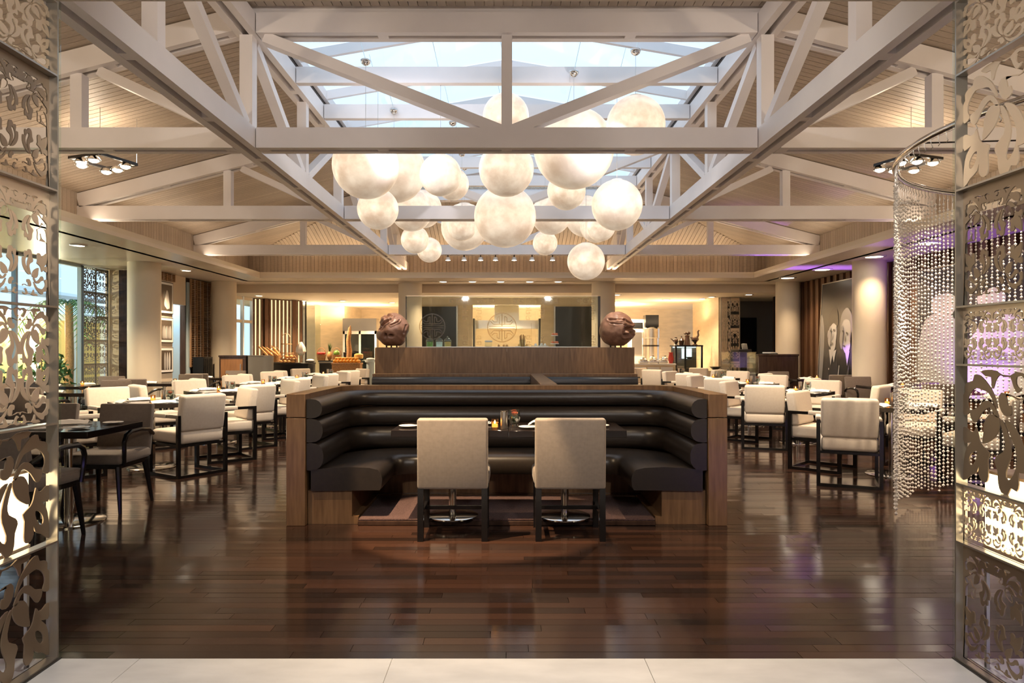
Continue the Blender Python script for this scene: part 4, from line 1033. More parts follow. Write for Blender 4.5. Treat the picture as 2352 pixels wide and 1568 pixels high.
for j, (z0, z1, pol) in enumerate(((2.12, 2.80, [(ell(.55, .42, .16, .36), .5), (smooth([(.3, .2), (.4, .6), (.55, .8), (.7, .5), (.75, .1)]), .62), (ell(.3, .6, .1, .14), .12)]),
                       (1.50, 2.04, [(smooth([(.15+.13*k, .1), (.14+.13*k, .5+.12*(k % 2)), (.2+.13*k, .72), (.25+.13*k, .5), (.24+.13*k, .1)]), .35+.1*(k % 3)) for k in range(6)]),
                       (.86, 1.40, [(smooth([(.3+.2*k, .05), (.28+.2*k, .6), (.36+.2*k, .9), (.44+.2*k, .6), (.42+.2*k, .05)]), .4+.12*k) for k in range(3)]))):
    t = thing('framed_photo', '%s framed sepia photo of people by the window-side column' % ('topmost', 'middle', 'lowest')[j], 'picture', (-7.31, 14.6, z0), PI/2, 'framed photos in a column')
    w, h = .60, z1-z0
    MB().box(-w/2, w/2, -.03, .0, 0, h).obj('frame', 'frame', t)
    MB().box(-w/2+.015, w/2-.015, -.033, -.029, .015, h-.015).obj('mat', 'paper', t)
    link('print', print_mesh([([(.0, .0), (1, 0), (1, 1), (0, 1)], (.06, .045, .035))]+pol, lambda u, v, e: Vector(((u-.5)*(w-.12), -.034-e, .06+v*(h-.12)))), 'print', t)
# louvred blinds
def louver(name, label, a, b, z0, z1, n):
    a = Vector((a[0], a[1], 0)); b = Vector((b[0], b[1], 0)); d = (b-a).normalized(); w = (b-a).length
    t = thing('louver_blind', label, 'blind', (a.x, a.y, z0), math.atan2(d.y, d.x), 'wooden louvre blinds'); h = z1-z0
    me = MB().beam((0, 0, 0), (w, 0, 0), .045, .008, Vector((0, .5, 1))).mesh('slat'); me.materials.append(M['oak'])
    for i in range(n): link('slat', me, None, t, (0, 0, h*(i+.5)/n))
    for x in (.0, w/2, w): MB().box(x-.012, x+.012, -.02, .02, 0, h).obj('stile', 'oak', t)
    for x in (w*.25, w*.75): MB().box(x-.003, x+.003, -.03, -.026, 0, h).obj('cord', 'linen', t)
louver('b', 'tall wooden louvre blind beside the blue doorway', (-7.27, 15.7), (-7.27, 16.3), .95, 2.98, 48)
louver('b', 'dark end of the louvre wall next to the rear column', (-7.27, 16.33), (-7.27, 17.1), .95, 2.98, 48)
louver('b', 'short wooden louvre blind above the three framed photos', (-7.27, 14.25), (-7.27, 14.93), 2.83, 2.99, 5)
sp = thing('black_speaker', 'black louvred cabinet on the ledge below the louvre blind', 'speaker', (-7.1, 15.95, 0), PI/2)
MB().box(-.25, .25, -.12, .12, 0, 1.18).obj('body', 'void', sp)
for i in range(5): MB().box(-.2+i*.09, -.17+i*.09, -.13, -.12, .75, 1.15).obj('slat', 'frame', sp)

# ------------------------------------------------------------------ right wall with walnut slats
wr = wall('wall_right', (7.25, 3.05), (7.25, 18.5), 0, 3.0, 'darkwood', .12)
sl = MB().box(-.06, .0, -.035, .035, 0, 2.99).mesh('slat'); sl.materials.append(M['walnut'])
y = 8.6; k = 0
while y < 18.3:
    o = link('slat', sl, None, wr, (7.25, y, 0.002)); o.scale.x = (1, .6, 1.25)[k % 3]; y += (.095, .11, .085)[k % 3]; k += 1

# ------------------------------------------------------------------ back of the hall, window side
wn = thing('window_4', None, None, (0, 0, 0), kind='structure')
A, B = Vector((-7.34, 17.35, 0)), Vector((-7.06, 18.9, 0))
for q in (0, .36, .7, 1):
    p = A.lerp(B, q); MB().box(p.x-.04, p.x+.04, p.y-.04, p.y+.04, 0, 2.79).obj('frame', 'canopy', wn)
for z in (.9, 2.12, 2.74): MB().beam((A.x, A.y, z), (B.x, B.y, z), .06, .08).obj('frame', 'column', wn)
for a, b in ((0, .36), (.36, .7), (.7, 1)):
    p, q = A.lerp(B, a), A.lerp(B, b); MB().beam((p.x, p.y, 1.85), (q.x, q.y, 1.85), .01, 1.85).obj('pane', 'glass', wn)
MB().box(-8.6, -7.9, 17.2, 19.5, -.1, 2.2).obj('wall_outside', 'canopy', kind='structure')
wall('wall_back_slats', (-7.10, 18.98), (-5.98, 20.02), 0, 2.79, 'darkwood', -.1)
w2 = thing('slat_screen', 'wall of upright bronzed fins with glowing strips between them', 'wall panel', (-7.08, 18.9, 0), math.atan2(1.04, 1.10))
L = math.hypot(1.04, 1.10); n = 13
for i in range(n):
    x = (i+.5)*L/n
    if i in (3, 10): MB().box(x-.055, x+.055, -.10, .0, 0, 2.78).obj('fin', 'walnut', w2)
    else: MB().box(x-.025, x+.025, -.06, .0, 0, 2.78).obj('fin', 'walnut', w2)
    if i < n-1 and i not in (2, 3): MB().box(x+.034, x+.082, -.012, -.004, .05, 2.76).obj('light_strip', 'strip', w2)
gp = thing('glass_divider', 'tall tinted glass panel after the glowing fins', 'divider', (-5.93, 20.16, 0), math.atan2(2.0, -.12))
MB().box(0, 2.0, -.008, .008, 0, 2.78).obj('pane', 'greenglass', gp); MB().box(-.03, 0, -.02, .02, 0, 2.78).obj('upright', 'frame', gp)
wall('wall_back_bay', (-6.2, 22.1), (-5.35, 22.5), 0, 2.79, 'stone', -.1); wall('wall_back_side', (-5.35, 22.5), (-5.2, 24.4), 0, 2.79, 'stone', -.1)
MB().box(-9, 9, 24.4, 24.6, 0, 2.9).obj('wall_back', 'stone', kind='structure')
# travertine wall and passage on the photo-wall side
wt = wall('wall_travertine', (5.83, 18.8), (5.83, 21.4), 0, 2.79, 'stone', .25)
wall('wall_passage', (6.08, 20.3), (8.6, 20.3), 0, 2.79, 'slate', -.1); wall('wall_passage_side', (7.9, 17.4), (7.9, 20.3), 0, 2.79, 'slate', .1)
MB().box(7.25, 7.95, 18.4, 18.6, 0, 3.0).obj('wall_right_return', 'darkwood', kind='structure')
MB().box(6.9, 7.4, 20.22, 20.29, 0, 2.3).obj('door_1', 'void', kind='structure')
dp = MB().box(7.5, 7.86, 18.9, 19.0, 0, 2.25).obj('door_2', 'purple', kind='structure')
MB().box(7.86, 7.9, 18.85, 19.0, 0, 2.3).obj('frame', 'blue', dp)

# central partition behind the glass screen: dark panels on a cream wall
wc = MB().box(-3.0, -.95, 19, 19.12, 0, 2.6).obj('wall_kitchen', 'stone', kind='structure')
MB().box(.95, 2.75, 19, 19.12, 0, 2.6).obj('wall_kitchen_right', 'stone', kind='structure')
MB().box(-3.0, 2.75, 19, 19.12, 2.6, 2.79).obj('wall_kitchen_top', 'column', kind='structure')
for x0, x1, lb in ((-2.42, -1.38, 'dark glossy panel behind the glass screen, window side'), (1.33, 2.55, 'dark glossy panel behind the glass screen, photo wall side')):
    t = thing('dark_panel', lb, 'wall panel', ((x0+x1)/2, 18.98, 0)); w = (x1-x0)/2
    MB().box(-w, w, -.02, 0, .9, 2.55).obj('sheet', 'void', t)
    for s in (-1, 1): MB().box(s*w-.02, s*w+.02, -.03, 0, .9, 2.57).obj('frame', 'edge', t)
for x0, x1, lb in ((-1.2, -.98, 'narrow dark oven column beside the window-side dark panel'), (.98, 1.2, 'narrow dark oven column beside the photo-wall-side dark panel')):
    t = thing('oven_column', lb, 'oven', ((x0+x1)/2, 21.0, 0)); w = (x1-x0)/2*1.1
    MB().box(-w, w, -.3, .3, .0, 2.3, None, .01).obj('body', 'void', t); MB().box(-w*.8, w*.8, -.32, -.3, 1.4, 1.44).obj('handle', 'steel', t)
hd = thing('extractor_hood', 'long steel kitchen hood seen through the glass screen', 'hood', (0, 22.5, 2.05))
MB().box(-2.6, 2.6, -.5, .5, 0, .25).obj('canopy', 'steel', hd); MB().box(-2.6, 2.6, -.52, -.5, -.02, .06).obj('lip', 'steel', hd); MB().box(-.4, .4, -.3, .3, .25, .74).obj('duct', 'steel', hd)
# ------------------------------------------------------------------ ceiling lamps
def downlight(r, e=1):
    t = thing('downlight', 'downlight', 'ceiling lamp')
    MB().lathe([(r, 0), (r*1.35, 0), (r*1.35, -.012), (r, -.02)], n=24).obj('ring', 'white', t)
    MB().lathe([(0, -.014), (r, -.014), (r, -.01), (0, -.01)], n=24).obj('lens', 'bulb', t); return t
DL = Proto(downlight(.09))
G = 'recessed ceiling downlights'
for px, py, lb in ((180, 562, 'downlight in the soffit above the garden window'), (428, 620, 'downlight in the soffit between the window-side columns'), (2008, 588, 'long bright downlight next to the front photo-wall column'), (1889, 618, 'downlight above the leaning photo'), (1809, 637, 'downlight just in front of the rear photo-wall column'), (2130, 557, 'downlight behind the bead curtain')):
    Y = 1.65*F/(HZ-py); p = at(px, py, Y); DL.put((p.x, p.y, 3.0), 0, lb, G, (1.6, 1.6, 1) if px > 1700 else None)
    spot((p.x, p.y, 2.96), (p.x, p.y, 0), 260 if px < 1700 else 75, 125, .6, .05)
for i, px in enumerate((1018, 1085, 1150, 1217, 1282)):
    DL.put((px2x(px, 16.45), 16.45, 3.0), 0, 'downlight %s of five in the beam before the buffet' % ('at the window end', 'second from the window end', 'in the middle', 'fourth from the window end', 'at the photo wall end')[i], G)
    if i % 2 == 0: spot((px2x(px, 16.45), 16.45, 2.96), (px2x(px, 16.45), 16.3, 0), 90, 120, .6, .05)
for px, py, lb in ((595, 678, 'buffet downlight in front of the glowing fins'), (788, 690, 'buffet downlight over the fruit'), (742, 699, 'buffet downlight over the bread'), (697, 690, 'buffet downlight at the end of the glowing fins'), (901, 694, 'buffet downlight beside the window-side rear column'),
                   (1417, 676, 'buffet downlight nearest the photo-wall rear column'), (1418, 692, 'buffet downlight behind the photo-wall rear column'), (1530, 687, 'buffet downlight over the white counter'), (1613, 685, 'buffet downlight farther from the travertine lattice'), (1634, 681, 'buffet downlight nearer the travertine lattice'), (1720, 675, 'downlight before the dark passage'),
                   (1074, 695, 'kitchen downlight behind the glass screen, window end'), (1110, 698, 'kitchen downlight behind the glass screen, middle'), (1246, 695, 'kitchen downlight behind the glass screen, photo wall end')):
    Y = max(17.7, 1.44*F/(HZ-py)); p = at(px, py, Y); DL.put((p.x, p.y, 2.79), 0, lb, G)
def trackspot():
    t = thing('track_spotlight', 'spot', 'spotlight'); MB().cyl((0, 0, .0), (0, 0, -.05), .012, n=8).obj('bracket', 'frame', t)
    MB().lathe([(0, -.04), (.04, -.045), (.055, -.10), (.05, -.105), (0, -.09)], n=16).obj('shade', 'white', t)
    MB().lathe([(0, -.098), (.048, -.106), (0, -.115)], n=16).obj('lens', 'bulb', t); return t
TS = Proto(trackspot())
for i, px in enumerate((1029, 1066, 1104, 1138, 1181, 1222, 1269)):
    TS.put((px2x(px, D3), D3, BZ0), 0, '%s of the seven spotlights under the third truss, counted from the window' % ('first', 'second', 'third', 'fourth', 'fifth', 'sixth', 'seventh')[i], 'spotlights under the third truss')
for s, nm in ((-1, 'window'), (1, 'photo wall')):
    c = at(238, 370, 7.9) if s < 0 else at(2085, 372, 7.9); t = thing('lamp_cluster', 'square frame of small spotlights hanging under the roof, %s side' % nm, 'pendant lamp', tuple(c), .35*s, 'spotlight clusters')
    for a, b in (((-.24, -.24), (.24, -.24)), ((.24, -.24), (.24, .24)), ((.24, .24), (-.24, .24)), ((-.24, .24), (-.24, -.24))):
        MB().beam((a[0], a[1], 0), (b[0], b[1], 0), .03, .03).obj('rail', 'frame', t)
    for x, y in ((-.22, -.1), (-.1, -.2), (.12, -.22), (.22, .1), (.0, .18), (-.2, .2)):
        m = MB(); m.lathe([(0, .015), (.05, 0), (.075, -.035), (.07, -.04)], (x, y, -.02), 14); sh_ = m.obj('shade', 'chrome', t)
        MB().sphere((x, y, -.055), .055, 12, (1, 1, .6)).obj('bulb', 'bulb', sh_)
    top = zr(abs(c.x))-c.z+.01
    for x, y in ((-.24, -.24), (.24, .24), (.24, -.24)): MB().cyl((x, y, .01), (x, y, top+.05), .003, n=6).obj('cable', 'steel', t)
    spot((c.x, c.y, c.z-.1), (c.x, c.y, 0), 200, 110, .6, .12); lamp('cluster_glow', 'POINT', (c.x, c.y, c.z+.12), 12, WARM2, None, shadow_soft_size=.08)

# ------------------------------------------------------------------ bead curtain
RC = Vector((4.72, 4.62)); RR = 1.82; RZ = 2.81
bc = thing('bead_curtain', 'ring-hung curtain of crystal bead strings beside the photo-wall lattice screen', 'curtain', (RC.x, RC.y, RZ))
MB().tube([(RR*math.cos(2*PI*i/64), RR*math.sin(2*PI*i/64), 0) for i in range(65)], .025, 10).obj('ring', 'chrome', bc)
m = MB(); hk = MB(); rb = random.Random(5)
for i in range(112):
    a = PI*.875-PI*.66*i/68
    if i > 68: a = PI*.88+PI*.6*(i-68)/43
    p = Vector((RR*math.cos(a), RR*math.sin(a), 0))
    hk.tube([p+Vector((0, 0, -.015)), p+Vector((0, 0, -.05)), p+Vector((.012, 0, -.075)), p+Vector((0, 0, -.09))], .003, 4)
    if i > 68: continue
    for rr in (1.0,):
        z = -.10-rb.random()*.10; bot = -(RZ-.05-rb.random()*.05)
        hk.tube([p*rr+Vector((0, 0, -.05)), p*rr+Vector((0, 0, bot))], .0012, 4)
        while z > bot:
            s = rb.choice((.0095, .012, .0145)); c = p*rr+Vector((rb.uniform(-.002, .002), rb.uniform(-.002, .002), z))
            V = [c+Vector(v)*s for v in ((0, 0, 1.25), (1, 0, 0), (.31, .95, 0), (-.81, .59, 0), (-.81, -.59, 0), (.31, -.95, 0), (0, 0, -1.25))]
            m.add(V, [(0, 1, 2), (0, 2, 3), (0, 3, 4), (0, 4, 5), (0, 5, 1), (6, 2, 1), (6, 3, 2), (6, 4, 3), (6, 5, 4), (6, 1, 5)])
            z -= s*2.2+.007
me = m.mesh('beads', 5); link('beads', me, 'crystal', bc, kind='stuff')
hk.obj('hooks', 'steel', bc, kind='stuff')
for a in (PI*1.04, PI*.4, PI*1.7):
    p = Vector((RR*math.cos(a), RR*math.sin(a), 0)); top = zr(max(2.55, RC.x+p.x))-RZ if RC.x+p.x < XO else .18
    MB().cyl(p, p+Vector((0, 0, top+.02)), .004, n=6).obj('cable', 'frame', bc)
for a in (PI*.97, PI*.55):
    p = Vector((RR*math.cos(a), RR*math.sin(a), -.01)); q = Vector((RR*math.cos(a+PI), RR*math.sin(a+PI), -.01))
    MB().cyl(p, q, .006, n=6).obj('turnbuckle_rod', 'frame', bc)
for a in (.84, .66, .46): spot((RC.x+1.35*math.cos(a*PI), RC.y+1.35*math.sin(a*PI), 2.9), (RC.x+1.9*math.cos(a*PI), RC.y+1.9*math.sin(a*PI), .6), 120, 75, .8, .03, WARM2)  # unseen spots added inside the ring to make the beads sparkle

# ------------------------------------------------------------------ sideboards and counters
def cabinet(label, name, x0, x1, y0, y1, h, body, top, cat='cabinet', panels=0, pm=None):
    t = thing(name, label, cat, ((x0+x1)/2, (y0+y1)/2, 0)); w, d = (x1-x0)/2, (y1-y0)/2
    MB().box(-w, w, -d, d, 0.002, h-.04, None, .004, 1).obj('body', body, t); MB().box(-w-.015, w+.015, -d-.015, d+.015, h-.04, h, None, .004, 1).obj('top', top, t)
    for i in range(panels):
        a = -w+.04+i*(2*w-.08)/panels; b = a+(2*w-.08)/panels-.03; dr_ = MB().box(a, b, -d-.012, -d, .12, h-.09).obj('door', pm or body, t)
        MB().box(b-.05, b-.035, -d-.03, -d-.012, h-.35, h-.2).obj('handle', 'steel', dr_)
    return t
cabinet('waiter station with orange wood front before the window-side rear column', 'waiter_station', -6.72, -6.1, 15.95, 16.33, 1.22, 'darkwood', 'darkwood', 'cabinet', 1, 'orangewood')
cr = thing('rounded_counter', 'dark grey counter with a rounded end beside the waiter station', 'counter', (-5.88, 16.16, 0))
MB().box(-.17, .15, -.2, .25, 0.002, 1.20).obj('body', 'slate', cr); MB().lathe([(0, .002), (.2, .002), (.2, 1.2), (0, 1.2)], (.15, 0.0, 0), 24).obj('rounded_end', 'slate', cr); MB().box(-.18, .2, -.21, .26, 1.2, 1.22).obj('top', 'slate', cr)
cabinet('long black bread buffet counter', 'buffet_counter', -6.25, -5.3, 18.2, 18.9, 1.0, 'void', 'frame', 'counter')
cabinet('black fruit buffet counter beside the bread counter', 'buffet_counter', -5.08, -4.25, 18.5, 19.3, 1.02, 'void', 'slate', 'counter')
cabinet('white lit buffet counter behind the photo-wall end of the partition', 'buffet_counter', 3.35, 4.5, 18.2, 18.9, .98, 'stone', 'white', 'counter', 3, 'paper')
cabinet('white carving counter in front of the steel rotisserie', 'buffet_counter', 4.0, 5.3, 19.6, 20.3, 1.02, 'stone', 'white', 'counter')
cabinet('dessert counter behind the etched glass screen', 'dessert_counter', -1.9, 2.0, 11.6, 12.3, 1.36, 'darkwood', 'white', 'counter')
# dark reception counter with a glass display end
cabinet('long dark wood service counter below the leaning photo', 'service_counter', 5.72, 6.62, 15.5, 16.1, 1.25, 'darkwood', 'darkwood', 'counter')
gd = thing('glass_display', 'glass display case at the end of the dark service counter', 'display case', (5.36, 15.8, 0))
MB().box(-.3, .3, -.28, .28, 0.002, .8).obj('base', 'slate', gd)
for a in ((-.3, .3, -.28, -.272), (-.3, -.292, -.28, .28), (.292, .3, -.28, .28)): MB().box(*a, .8, 1.28).obj('pane', 'greenglass', gd)
MB().box(-.31, .31, -.29, .29, 1.28, 1.30).obj('top', 'greenglass', gd); MB().box(-.29, .29, -.26, .26, 1.03, 1.04).obj('shelf', 'greenglass', gd)
MB().box(-.1, .12, -.1, .1, .82, .86).obj('tray', 'white', gd)
rg = thing('card_terminal', 'small black till on the glass display case', 'till', (5.45, 15.8, 1.3), .3); MB().box(-.2, .15, -.15, .15, 0, .06, None, .01).obj('base', 'frame', rg); MB().box(.02, .16, -.02, .02, .06, .2, TR((0, 0, 0), rx=-.3), .01).obj('screen', 'slate', rg)
bk = thing('folded_menus', 'pile of white menus on the dark service counter', 'menu', (6.05, 15.75, 1.25), .4); MB().box(-.16, .16, -.11, .11, 0, .02).obj('cover', 'void', bk); MB().box(-.14, .14, -.1, .1, .02, .045, TR((0.02, 0, 0), rz=.3)).obj('pages', 'paper', bk)

# black glass cabinet with carved figures
bx = px2x(1576, 19.2); kc = thing('black_display_cabinet', 'black framed glass cabinet with carved birds on top', 'display case', (bx, 19.2, 0))
W_, H_ = .38, 1.44
MB().box(-W_, W_, -.3, .3, 0.002, .82).obj('base', 'void', kc)
for x in (-W_, -.12, W_-.04): MB().box(x, x+.045, -.3, -.26, .82, H_).obj('upright', 'void', kc)
MB().box(-W_-.01, W_+.01, -.31, .31, H_, H_+.04).obj('top', 'void', kc); MB().box(-W_+.02, W_-.02, .26, .28, .84, H_).obj('back_panel', 'slate', kc); MB().box(-W_+.06, W_-.06, .15, .24, H_-.03, H_-.008).obj('light_strip', 'cool', kc); MB().box(-.06, .22, .24, .255, 1.1, H_-.05).obj('back_light', 'cool', kc)
MB().box(-W_+.03, W_-.03, -.25, .25, 1.08, 1.09).obj('shelf', 'greenglass', kc); MB().box(-W_+.02, W_-.02, -.295, -.29, .84, H_).obj('pane', 'glass', kc)
MB().lathe([(0, 0), (.05, .0), (.13, .06), (.12, .06), (0, .012)], (.1, 0, 1.09), 16).obj('bowl', 'frame', kc)
def figure(label, x, prof, extra=None):
    t = thing('carved_figure', label, 'figurine', (bx+x, 19.2, H_+.04), 0, 'carved figures on the black cabinet'); MB().lathe(prof, n=14).obj('body', 'darkwood', t)
    if extra: extra(t)
figure('small jug-shaped carved figure at the window end of the black cabinet', -.29, [(0, 0), (.05, 0), (.03, .03), (.07, .1), (.06, .16), (.03, .19), (.04, .22), (0, .22)], lambda t: MB().tube([(-.05, 0, .1), (-.12, 0, .17), (-.15, 0, .18)], [.02, .015, .01], 8).obj('spout', 'darkwood', t))
figure('round lidded carved figure second on the black cabinet', -.13, [(0, 0), (.06, 0), (.07, .08), (.085, .13), (.05, .19), (.015, .22), (.02, .25), (0, .26)])
figure('pair of upright carved birds on the black cabinet', .03, [(0, 0), (.09, 0), (.08, .06), (.06, .2), (.07, .27), (0, .30)], lambda t: (MB().sphere((.03, 0, .34), .05, 12, (1.3, .8, 1)).obj('head', 'darkwood', t), MB().sphere((-.05, 0, .33), .035, 12, (1.4, .8, 1)).obj('head', 'darkwood', t)))
figure('long-necked carved bird at the photo wall end of the cabinet', .25, [(0, 0), (.08, 0), (.03, .05), (.05, .08), (.11, .15), (.10, .2), (0, .24)], lambda t: (MB().tube([(.04, 0, .18), (.09, 0, .28), (.08, 0, .38), (.11, 0, .42)], [.04, .03, .025, .02], 8).obj('neck', 'darkwood', t), MB().tube([(-.06, 0, .18), (-.13, 0, .22)], [.05, .01], 8).obj('tail', 'darkwood', t)))
rv = thing('red_vase', 'red lacquer vase on the white counter beside the black cabinet', 'vase', (px2x(1541, 18.5), 18.5, .98)); MB().lathe([(0, 0), (.05, 0), (.08, .12), (.05, .26), (.065, .30), (0, .29)], n=18).obj('body', 'red', rv)
rx_ = px2x(1495, 21.2); ro = thing('rotisserie', 'tall round steel rotisserie with dark vent box', 'oven', (rx_, 21.2, 0))
MB().lathe([(0, .002), (.24, .002), (.24, 1.7), (0, 1.7)], n=28).obj('body', 'steel', ro); MB().lathe([(.245, 1.45), (.255, 1.45), (.255, 1.5), (.245, 1.5)], n=28).obj('band', 'frame', ro); MB().lathe([(.24, 1.7), (.26, 1.72), (.26, 2.0), (.2, 2.05)], n=28).obj('hood', 'steel', ro); MB().box(-.2, .2, -.2, .2, 2.05, 2.42).obj('vent', 'void', ro)
mu = px2x(1461, 21.4); mo = thing('wall_oven', 'white kitchen oven unit with dark slot beside the rotisserie', 'oven', (mu, 21.5, 0)); MB().box(-.22, .22, -.2, .2, 0.002, 2.3).obj('body', 'paper', mo); MB().box(-.18, .18, -.21, -.2, 2.02, 2.2).obj('slot', 'void', mo); MB().box(-.15, .15, -.21, -.2, 1.2, 1.9).obj('door', 'steel', mo)
# refrigerated cabinet with white frame
rf = thing('cold_cabinet', 'white framed glass-door refrigerator behind the fruit counter', 'refrigerator', (px2x(826, 21.8), 21.8, 0))
MB().box(-.52, .52, 0, .5, 0.002, 1.95).obj('body', 'void', rf); MB().box(-.54, .54, -.02, .5, 1.95, 2.35).obj('fascia', 'steel', rf)
for x in (-.53, -.02, .48): MB().box(x, x+.06, -.03, 0, 0.002, 1.95).obj('frame', 'white', rf)
MB().box(-.53, .54, -.03, 0, 1.85, 1.95).obj('frame', 'white', rf)
for a, b in ((-.47, -.03), (.05, .47)):
    MB().box(a, b, -.018, -.01, .1, 1.84).obj('door', 'greenglass', rf)
MB().box(-.47, .47, -.008, -.002, 1.0, 1.02).obj('shelf', 'paper', rf)

# ------------------------------------------------------------------ bread, fruit and cheese
def basket(label, x, y, z, w, d, h, handle=True):
    t = thing('wicker_basket', label, 'basket', (x, y, z), 0, 'wicker baskets on the buffet')
    MB().lathe([(0, .004), (.85, 0), (1, 1), (.94, 1), (.8, .08), (0, .06)], n=22, mtx=Matrix.Diagonal((w/2, d/2, h))).obj('body', 'basket', t)
    if handle: MB().tube([(w/2*math.cos(PI*i/12), 0, h*.9+h*1.4*math.sin(PI*i/12)) for i in range(13)], .010, 6).obj('handle', 'basket', t)
def loaf(label, x, y, z, L, r, ry, rz, n='baguette'):
    t = MB(); t.lathe([(math.sin(PI*i/10)**.5*r, -L/2+L*i/10) for i in range(11)], n=12, mtx=TR((0, 0, 0), ry=ry, rz=rz).to_3x3()); return link(n, t.mesh(n, 180), 'bread', None, (x, y, z), 0, label, 'bread', 'loaves on the bread counter')
Yb = 18.45
X = lambda p, Y=Yb: px2x(p, Y)
basket('wicker basket of baguettes on the bread counter', X(629), Yb, 1.02, .36, .28, .18)
MB().box(X(629)-.2, X(629)+.2, Yb-.15, Yb+.15, 1.0, 1.019).obj('tray', 'slate', label='dark tray under the baguette basket', cat='tray')
for k, (dx, ry, rz) in enumerate(((-.10, -.75, 0), (-.03, -.85, .3), (.04, -.95, -.3), (.10, -.7, .15))):
    loaf(('baguette leaning farthest to the window side of the basket', 'second baguette from the window side in the basket', 'third baguette from the window side in the basket', 'baguette leaning nearest the bread bowl')[k], X(622)+dx*1.3, Yb+.085*(k-1.5), 1.28, .52, .032, ry, 0)
basket('shallow bread bowl with tall handle beside the baguettes', X(664), Yb, 1.0, .40, .32, .10)
for k in range(5):
    t = MB().sphere((0, 0, 0), 1, 14, (.06, .055, .045)); link('bread_loaf', t.mesh('loaf', 180), 'bread', None, (X(664)+.125*(k-1 if k < 3 else k-3.5), Yb, 1.075+.088*(k // 3)), 0, 'round brown loaf in the bread bowl, '+('bottom, window end', 'bottom, middle', 'bottom, kitchen end', 'top, window end', 'top, kitchen end')[k], 'bread', 'round loaves in the bread bowl')
for k in range(4):
    t = MB().sphere((0, 0, 0), 1, 12, (.05, .04, .035)); link('bread_roll', t.mesh('roll', 180), 'bread', None, (X(652)+.105*k, 18.215, 1.036), .4*k, 'crusty roll on the bread counter front, '+('nearest the basket', 'second from the basket', 'third from the basket', 'nearest the white cloth')[k], 'bread', 'rolls at the front of the bread counter')
ct = thing('cake_stand', 'tiered wire stand rising behind the bread bowl', 'stand', (X(649), 18.76, 1.0)); MB().cyl((0, 0, 0), (0, 0, .78), .012, n=8).obj('rod', 'champagne', ct)
for z, r in ((.25, .2), (.5, .15)): MB().lathe([(0, z), (r, z), (r, z+.02), (0, z+.01)], n=20).obj('tier', 'basket', ct)
MB().tube([(.1*math.cos(PI*i/8), 0, .70+.1*math.sin(PI*i/8)) for i in range(9)], .008, 6).obj('handle', 'champagne', ct)
# napkin vase, folded white cloths
nv = thing('napkin_vase', 'glass vase stuffed with a white folded cloth on the counter', 'vase', (X(694), 18.34, 1.0))
MB().lathe([(.07, 0), (.08, .02), (.05, .1), (.10, .26), (.095, .26), (.045, .1), (0, .03)], n=18).obj('glass', 'glass', nv)
m = MB(); m.lathe([(.06, .2), (.14, .3), (.12, .42), (.03, .56)], n=7); m.obj('cloth', 'linen', nv)
cl = thing('cheese_platter', 'platter of white cheese on the counter before the glass divider', 'platter', (X(706), 18.72, 1.0)); MB().lathe([(0, 0), (.13, .01), (.15, .025), (0, .015)], n=20).obj('dish', 'frame', cl); MB().sphere((0, 0, .05), 1, 14, (.12, .09, .05)).obj('cheese', 'linen', cl)
Yf = 18.8; XF = lambda p: px2x(p, Yf)
basket('wicker fruit basket with red fruit', XF(738), Yf, 1.06, .25, .24, .15); basket('wicker fruit basket with green melon', XF(772), Yf+.05, 1.06, .25, .24, .15)
for x0, x1, lb in ((733, 782, 'dark riser under the fruit baskets'),): MB().box(XF(x0), XF(x1), Yf-.12, Yf+.3, 1.02, 1.055).obj('tray', 'void', label=lb, cat='tray')
pm = thing('pineapple', 'pineapple with spiky crown between the fruit baskets', 'fruit', (XF(755), Yf+.1, 1.06)); MB().sphere((0, 0, .12), 1, 14, (.07, .07, .13)).obj('fruit', 'bread', pm)
m = MB()
for k in range(14):
    a = k*2.4; m.add([(.02*math.cos(a+1.5), .02*math.sin(a+1.5), .23), (.02*math.cos(a-1.5), .02*math.sin(a-1.5), .23), (.11*math.cos(a)*(.4+k % 3*.3), .11*math.sin(a)*(.4+k % 3*.3), .50-.03*(k % 3))], [(0, 1, 2)])
m.obj('crown', 'leaf', pm)
ap = MB().sphere((0, 0, 0), .038, 12).mesh('apple', 180)
for k in range(7): link('apple', ap, ('red', 'orange', 'cheese')[k % 3], None, (XF(738)+(0 if k == 0 else .079*math.cos(k*PI/3)), Yf+(0 if k == 0 else .079*math.sin(k*PI/3)), 1.25), 0, '%s apple in the basket with red fruit, %s' % (('red', 'orange', 'yellow')[k % 3], ('window end', 'middle', 'kitchen end')[k // 3]), 'fruit', 'apples in the fruit basket')
link('melon', MB().sphere((0, 0, 0), .085, 18).mesh('melon', 180), 'melon', None, (XF(772), Yf+.05, 1.25), 0, 'round green melon in the rear fruit basket', 'fruit')
cabinet('low wicker-fronted stand heaped with oranges', 'fruit_stand', XF(778), XF(840), 18.05, 18.38, 1.0, 'basket', 'basket', 'stand')
om = MB().sphere((0, 0, 0), .042, 12).mesh('orange', 180)
for k in range(24):
    i, j = k % 8, k // 8; link('orange', om, 'orange', None, (XF(778)+.05+.089*i, 18.11+.10*j, 1.043), 0, 'orange in the heap on the wicker stand', 'fruit', 'oranges on the wicker stand')
for k in range(14):
    link('orange', om, 'orange', None, (XF(778)+.095+.089*(k % 7), 18.16+.10*(k // 7), 1.112), 0, 'orange in the heap on the wicker stand', 'fruit', 'oranges on the wicker stand')
